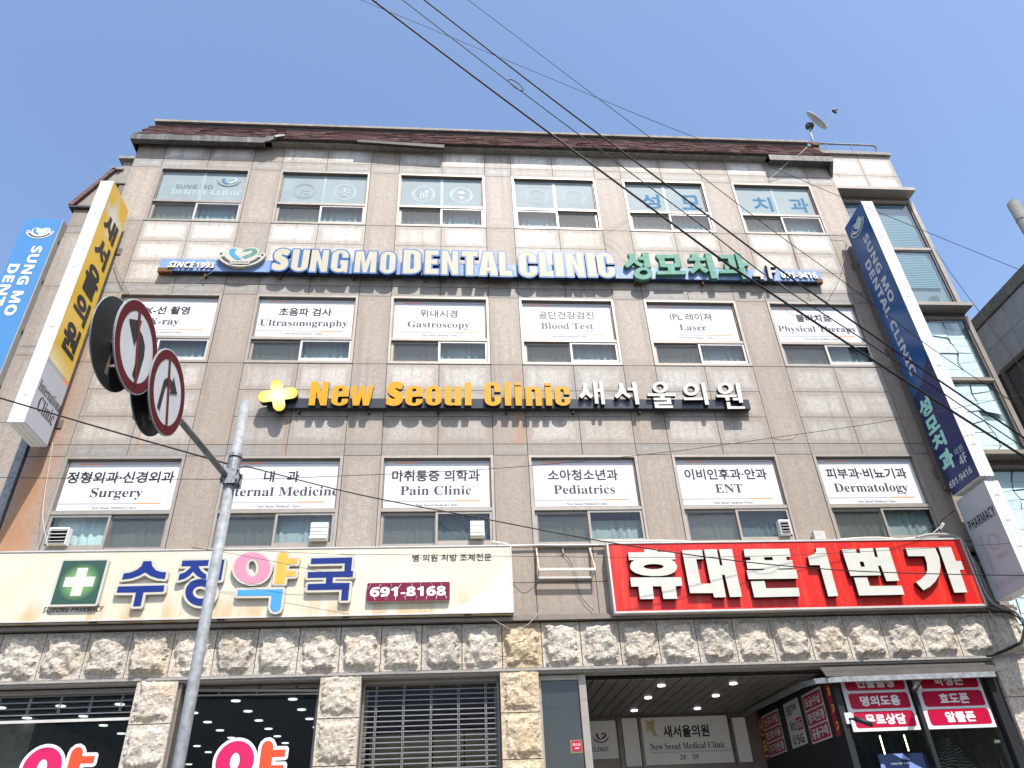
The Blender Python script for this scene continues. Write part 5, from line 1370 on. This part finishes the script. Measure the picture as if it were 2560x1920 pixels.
(x0, z1), (x1, z0) = pm((1660,1245), 900)([(910,208),(992,258)], -.08)
fb = empty('floodlight', ((x0+x1)/2, -.08, z0), 'small grey floodlight box on the pier above the red sign', 'floodlight')
MB().box(x0, x1, -.12, -.03, z0, z1).build('housing', MT['alu_white'], fb); MB().box(x0+.02, x1-.02, -.03, 0, z0, z0+.05).build('bracket', MT['alu_dark'], fb)

# ================================================================== roof furniture
sd = empty('satellite_dish', (8.86, .6, 16.0), 'small satellite dish on a mast at the right end of the roof ridge', 'satellite dish')
MB().tube([(8.86,.6,15.93), (8.90,.6,16.5), (8.97,.6,17.02)], .03, 8).build('mast', MT['steel'], sd, True)
c_ = Vector((9.22, .58, 17.28)); nrm = Vector((.62, -.66, .42)).normalized(); u_ = nrm.cross(Vector((0,1,0))).normalized(); v_ = nrm.cross(u_)
dm = MB(); rg = 7; sg = 24
dm.v.append(tuple(c_-nrm*.05))
for i in range(1, rg+1):
    r = .33*i/rg
    for k in range(sg): g = 2*math.pi*k/sg; dm.v.append(tuple(c_+u_*(r*math.cos(g))+v_*(r*math.sin(g))-nrm*(.05-.05*(i/rg)**2)))
for k in range(sg): dm.f.append((0, 1+k, 1+(k+1) % sg))
for i in range(rg-1):
    for k in range(sg): a = 1+i*sg; dm.f.append((a+k, a+sg+k, a+sg+(k+1) % sg, a+(k+1) % sg))
do = dm.build('reflector', plain('dirty_white_dish', (.50,.44,.36), .6, .1, .3, 8, .4), sd, True)
so_m = do.modifiers.new('thickness', 'SOLIDIFY'); so_m.thickness = .012
e_ = c_-u_*0.0; low = c_+u_*(-.33 if u_.z > 0 else .33); ln_ = Vector((9.75, .5, 17.6))
MB().tube([low, ln_], .012, 6).build('feed_arm', MT['steel'], sd); MB().tube([ln_+Vector((-.05,0,-.03)), ln_+Vector((.05,0,.04))], .04, 10).box(ln_.x-.02, ln_.x+.03, ln_.y-.03, ln_.y+.03, ln_.z-.09, ln_.z-.02).build('receiver', MT['black'], sd)
MB().box(8.90, 9.06, .54, .66, 17.0, 17.13).build('mount', MT['fascia_dark'], sd)
MB().box(8.76, 8.94, .5, .68, 16.0, 16.1).box(8.82, 8.98, .52, .66, 16.24, 16.34).bar((8.7,.5,16.3), (9.0,.6,16.2), .03).build('clamp', MT['rustmetal'], sd)
rr = empty('roof_railing', (9.7, .65, 15.93), 'low galvanised roof railing on top of the stair tower', 'railing')
MB().tube([(8.9,.6,16.39), (10.38,.6,16.39), (10.46,.6,16.37), (10.5,.62,16.30), (10.47,.66,16.16), (10.45,.68,16.0)], .024, 8).build('top_rail', MT['steel'], rr, True)
MB().tube([(8.95,.62,16.15), (10.5,.62,16.13)], .022, 8).build('bottom_rail', MT['steel'], rr, True)
for x in (9.20, 9.85): MB().tube([(x,.6,16.37), (x+.0,.64,15.92)], .016, 6).build('post', MT['steel'], rr)

# ================================================================== traffic sign pole
tp = empty('traffic_sign_pole', (-1.91, -4.75, .13), 'galvanised street pole whose arm carries two round no-turn signs', 'traffic sign')
MB().tube([(-1.91,-4.75,.004), (-1.91,-4.75,5.40)], .0465, 20, r1=.042).build('pole', MT['steel'], tp, True)
arm0 = Vector((-1.945,-4.75,4.62)); arm1 = Vector((-2.17,-6.75,4.60))
MB().tube([arm0, arm1], .026, 14).build('arm', MT['steel'], tp, True)
MB().box(-1.985,-1.835,-4.815,-4.80,4.54,4.68).box(-1.985,-1.835,-4.70,-4.685,4.54,4.68).tube([(-1.91,-4.75,4.56),(-1.91,-4.75,4.80)], .053, 16).tube([(-1.91,-4.75,4.815),(-1.91,-4.75,4.845)], .06, 12).build('clamp', plain('weathered_clamp', (.30,.31,.32), .5, .5, .5, 30), tp)
for dx in (-.062, .062):
    for dz in (4.565, 4.655): MB().tube([(-1.91+dx,-4.84,dz), (-1.91+dx,-4.66,dz)], .009, 8).build('bolt', MT['fascia'], tp)
def roundsign(cx, cy, cz, ang, kind, r=.315, back=False):
    nx, ny = math.cos(ang), -math.sin(ang)                  # outward normal
    rx_, ry_ = math.sin(ang), math.cos(ang)                 # to the reader's right (+y side)
    if back: nx, ny, rx_, ry_ = -nx, -ny, -rx_, -ry_
    pl = lambda u, v, d: (cx+rx_*u+nx*d, cy+ry_*u+ny*d, cz+v)
    pk = lambda k: (lambda u, v, d: pl(u, v, d+k))
    s = shape([ell(0, 0, r, r, 56)], pk(-.004), .010, MT['sign_white'] if not back else MT['sign_red'], MT['steel'], 'sign_disc', tp)
    shape([ell(0, 0, r*.998, r*.998, 56)], pk(-.0045), 0, MT['sign_back'], None, 'disc_back', s)
    if back: return s
    shape([ell(0, 0, r*.975, r*.975, 56), ell(0, 0, r*.76, r*.76, 56)[::-1]], pk(.008), 0, MT['sign_red'], None, 'red_ring', s)
    w_ = r*.055
    a = math.radians(24)
    P0, P1_ = (-math.sin(a)*r*.8, math.cos(a)*r*.8), (math.sin(a)*r*.8, -math.cos(a)*r*.8)
    dx, dz = w_*math.cos(a), w_*math.sin(a)
    if kind == 'left':
        arrow = [(.10,-.62),(.36,-.62),(.36,.02),(.28,.22),(.10,.34),(-.12,.38),(-.12,.60),(-.60,.27),(-.12,-.06),(-.12,.14),(.02,.11),(.10,.0)]
    else:
        arrow = [(-.34,-.58),(-.18,-.58),(-.18,.02),(-.10,.14),(.08,.16),(.08,.02),(.46,.24),(.08,.48),(.08,.34),(-.14,.34),(-.34,.12)]
    shape([[(x*r, z*r) for x, z in arrow]], pk(.009), 0, MT['black'], None, 'arrow', s)
    shape([[(P0[0]-dx, P0[1]-dz), (P0[0]+dx, P0[1]+dz), (P1_[0]+dx, P1_[1]+dz), (P1_[0]-dx, P1_[1]-dz)]], pk(.011), 0, plain('slash_red', (.16,.003,.006), .45, 0, .2, 9), None, 'slash', s)
    return s
AG = math.radians(2)
roundsign(-2.06, -6.69, 4.6, AG, 'left'); roundsign(-2.03, -6.145, 4.6, AG, 'right')
roundsign(-2.20, -6.69, 4.62, AG, 'left', back=True); roundsign(-2.14, -6.145, 4.6, AG, 'right', back=True)
for cy in (-6.69, -6.145):
    MB().bar((-2.10,cy+.02,4.74), (-2.21,cy+.02,4.74), .02).bar((-2.10,cy+.02,4.46), (-2.21,cy+.02,4.46), .02).box(-2.11,-2.085,cy-.02,cy+.02,4.38,4.82).box(-2.215,-2.195,cy-.02,cy+.02,4.38,4.82).build('sign_bracket', MT['alu'], tp)

# ================================================================== neighbour, utility pole
nbld = empty('neighbour_building', (12.5, 2, 0), 'dark grey tiled building beyond the alley at the right edge', 'building')
MB().box(12.05, 20, -14, 9, 0, 11.6).build('wall_core', MT['joint'], nbld)
MB().box(11.96, 20.1, -14.1, 9.1, 11.6, 11.88).build('parapet', MT['concrete'], nbld)
j = 0; z = 11.58
while z > 4:
    y = -2.4-(.0)
    while y < 9:
        if not (z < 10.65 and z > 8.6 and y > 1.2-1.3 and y < 1.95 and y+.62 > .25):
            MB().box(12.0, 12.05, y+.005, y+.845, z-.595, z-.005).build('wall_tile', MT['tile_grey'], nbld)
        y += .85
    z -= .6
nw = MB(); nw.box(11.97, 12.06, .1, .2, 8.7, 10.4); nw.box(11.97, 12.06, 1.7, 1.8, 8.7, 10.4); nw.box(11.97, 12.06, .2, 1.7, 10.3, 10.4); nw.box(11.97, 12.06, .2, 1.7, 8.7, 8.8)
nwo = nw.build('window', MT['alu_dark'], nbld); MB().box(12.02, 12.03, .2, 1.7, 8.8, 10.3).build('pane', MT['glass_teal'], nwo)
a_ = at3(1660+2130*.40687, 250+612*.40687, -1.0)
up = empty('utility_pole', (11.39, -1, 0), 'round concrete utility pole rising at the upper right edge', 'utility pole')
MB().tube([(11.39,-1,0), (11.39,-1,12.62)], .15, 24, r1=.112).build('pole', MT['utility'], up, True)
MB().tube([(11.39,-1,12.622), (11.39,-1,12.64)], .095, 20).build('pole_cap', MT['dark'], up)
MB().tube([(11.39,-1,12.12), (11.39,-1,12.16)], .12, 20).build('band', MT['steel'], up)

# ================================================================== cables
def smooth(pts, n=6):
    out = []
    for i in range(len(pts)-1):
        p0 = pts[max(i-1, 0)]; p1 = pts[i]; p2 = pts[i+1]; p3 = pts[min(i+2, len(pts)-1)]
        for k in range(n):
            t = k/n; out.append(.5*((2*p1)+(p2-p0)*t+(2*p0-5*p1+4*p2-p3)*t*t+(3*p1-p0-3*p2+p3)*t**3))
    return out+[pts[-1]]
def cable(px, y0, y1, r, mat, label, name='overhead_cable', cat='cable', group=None):
    n = len(px); pts = [at3(a, b, y0+(y1-y0)*i/(n-1)) for i, (a, b) in enumerate(px)]
    return tag(MB().tube(smooth(pts, 5), r, 6).build(name, MT[mat], None, True), label, cat, group)
def zz(o, l): return [(o[0]+a*.40687, o[1]+b*.40687) for a, b in l]
cable([(860,-52),(932,0),(1263,250),(1750,610),(1878,700),(2262,952),(2620,1180)], -6.6, -5.2, .0108, 'cable', 'thickest black cable slanting from top centre across the dental sign')
cable([(990,-52),(1061,0),(1384,250),(1660,457),(1985,700),(2280,905),(2620,1135)], -6.5, -5.1, .0092, 'cable', 'black cable just right of the thickest one, crossing the roof ridge')
cc = cable([(940,-52),(1007,0),(1332,250),(1750,561),(1930,700),(2173,859),(2620,1160)], -6.55, -5.1, .0056, 'cable', 'thinner cable with a coiled loop against the sky')
cable([(1100,-52),(1171,0),(1501,250),(1750,438),(1945,586),(2103,700),(2352,887),(2620,1060)], -6.4, -5.0, .0040, 'cable', 'thin black cable, rightmost of the slanting bundle')
cable([(800,-38),(903,0),(1504,249),(1660,313),(1920,415),(2107,494),(2560,679),(2640,712)], -6.2, -4.8, .0030, 'cable', 'thin flat-running wire crossing the whole sky to the right edge')
cable([(2333,618),(2390,700),(2451,783),(2560,930),(2640,1040)], -.5, -1, .006, 'cable', 'short thin wire falling right of the stair tower')
p = at3(1272, 199, -6.3); q_ = at3(1308, 226, -6.3)
lp_ = MB(); ctr = (p+q_)/2; d1 = (q_-p)/2; d2 = Vector((.018, 0, .034))
lp_.tube([ctr+d1*1.0*math.cos(g)+d2*math.sin(g) for g in [2*math.pi*k/20 for k in range(21)]], .0055, 6)
tag(lp_.build('cable_loop', MT['cable'], None, True), 'small coiled loop on the thin cable in the sky', 'cable loop')
cable([(-60,978),(0,995),(250,1069),(525,1147),(584,1164)], -4.9, -4.75, .0075, 'cable', 'black cable from the left edge to the traffic sign pole')
cable([(584,1190),(590,1180),(602,1168),(622,1168),(640,1172),(900,1237),(1210,1297),(1517,1355),(1800,1397),(2026,1420),(2270,1433),(2640,1440)], -4.72, -1.5, .0075, 'cable', 'black cable sagging from the sign pole across the red fascia')
cable([(-60,1193),(0,1194),(570,1198),(850,1190),(1257,1170),(1660,1131),(1928,1095),(2270,1044),(2620,972)], -1.6, -1.2, .0045, 'cable', 'thin grey wire running level across the second-floor windows')
cable(zz((1660,700), [(640,975),(665,970),(700,982),(760,982),(800,972),(825,945)]), -1.3, -1.3, .004, 'cable', 'loose strand hanging off the level wire near the Dermatology window')
cable([(850,1385),(1517,1393),(1863,1391),(2180,1378),(2640,1352)], -.9, -.9, .0035, 'cable', 'hair-thin wire across the red fascia letters')
cable([(480,1372),(590,1375),(890,1388)], -.5, -.5, .003, 'cable', 'hair-thin wire over the top of the pharmacy letters')
cable([(480,1368),(640,1395),(890,1448)], -.5, -.45, .003, 'cable', 'hair-thin wire slanting over the pharmacy letters')
# thin leads lying on the wall
cable(zz((0,250), [(705,990),(740,1060),(800,1130),(860,1165),(960,1197),(1060,1185),(1180,1130),(1330,1040)]), -.06, -.25, .004, 'cable_grey', 'thin grey lead sagging below the left end of the dental sign', 'wall_lead')
cable(zz((0,250), [(705,1000),(730,1080),(780,1165),(800,1210)]), -.06, -.06, .004, 'cable', 'dark lead dropping from the yellow sign towards the X-ray window', 'wall_lead')
cable(zz((1660,250), [(878,290),(820,345),(760,385),(700,440),(640,490)]), -.28, -.03, .006, 'cable_white', 'pale lead looping from the ridge end over the gutter fascia', 'wall_lead')
cable(zz((1660,250), [(1010,825),(1060,832),(1110,828),(1122,870),(1110,960),(1080,1060),(1030,1150),(980,1210),(920,1225),(860,1215),(780,1180),(700,1110)]), -.05, -.15, .005, 'cable_grey', 'grey lead hanging in a curve left of the tall blue sign', 'wall_lead')
cable(zz((1660,250), [(765,820),(790,900),(830,1035)]), -.02, -.02, .004, 'cable', 'dark lead running down the wall to the right end of the dental sign', 'wall_lead')
cable(zz((850,250), [(1770,730),(1690,770),(1610,808),(1640,850),(1700,880),(1760,945),(1850,960)]), -.03, -.1, .003, 'cable_grey', 'thin lead zigzagging between the fourth and fifth top-floor windows', 'wall_lead')
cable(zz((0,700), [(325,1000),(300,1150),(270,1350),(265,1480),(295,1640)]), -.05, -.2, .003, 'cable_white', 'fine white lead hanging beside the Surgery window', 'wall_lead')
cable(zz((0,250), [(1880,285),(1850,310),(1800,345),(1830,350),(1870,320),(1870,290),(1820,295),(1800,340)]), -.02, -.05, .003, 'cable_grey', 'scribble of thin wire on the wall under the bent gutter end', 'wall_lead')
HO = lambda l, r, m, s, y0=-.08, y1=-.08: cable([(2250+a*.3013, 1050+b*.3013) for a, b in l], y0, y1, r, m, s, 'hose')
HO([(140,975),(220,955),(330,948),(430,960),(500,990),(550,1060),(600,1170),(650,1300),(700,1420),(760,1510),(850,1560),(940,1580),(1010,1650)], .022, 'cable_grey', 'thick grey conduit curling round the upper right corner of the red sign', -.14, -.1)
HO([(600,1150),(640,1210),(690,1330),(740,1450),(800,1530),(900,1570),(990,1620),(1040,1680)], .018, 'cable_grey', 'second grey conduit running down behind the grey projecting sign', -.05, -.05)
HO([(700,1520),(760,1620),(830,1760)], .01, 'cable_grey', 'pale thin conduit slanting from the lower right corner of the red sign', -.1, -.05)
HO([(720,1560),(800,1590),(900,1600),(980,1640),(1025,1700),(1030,1760)], .012, 'cable', 'black cable bundle bunched over the stone course at the right', -.12, -.12)
HO([(1030,1740),(1010,1830),(940,1880),(800,1940),(720,1958)], .022, 'cable', 'thick black cable sweeping back to the phone shop lintel', -.15, -.05)
HO([(270,945),(310,905),(340,880),(355,850),(345,870),(370,855),(350,890),(330,905)], .006, 'cable_white', 'knot of pale wire above the right end of the red sign', -.15, -.15)
HO([(120,985),(200,930),(330,845),(450,750)], .006, 'cable', 'dark wire tied from the red sign to the grey sign bracket', -.15, -.1)
cable(zz((850,1245), [(930,268),(1010,280),(1060,293),(1200,290),(1400,290),(1620,288),(1640,284)]), -.05, -.05, .014, 'cable_white', 'pale conduit along the wall above the empty sign frame', 'hose')
cable(zz((1660,1245), [(-400,262),(0,262),(150,266)]), -.1, -.1, .012, 'cable_white', 'white conduit lying on top of the red sign, left half', 'hose')
cable(zz((1660,1245), [(1080,255),(1200,245),(1330,243),(1450,252),(1560,240),(1640,225),(1720,228)]), -.1, -.1, .011, 'cable_white', 'white conduit wriggling on top of the red sign, right half', 'hose')
cable(zz((850,1245), [(1062,500),(1130,560),(1200,520),(1215,505)]), -.03, -.03, .004, 'cable_grey', 'thin wire looping left of the empty sign frame', 'wall_lead')
cable(zz((850,1245), [(940,745),(1000,780),(1060,805),(1150,780),(1210,715),(1240,690)]), -.25, -.1, .005, 'cable_grey', 'loose wire drooping over the stones beside the ivory sign end', 'wall_lead')
cable(zz((850,1245), [(1350,320),(1420,400),(1480,600),(1560,690)]), -.03, -.03, .004, 'cable', 'dark wire crossing the wall inside the empty sign frame', 'wall_lead')
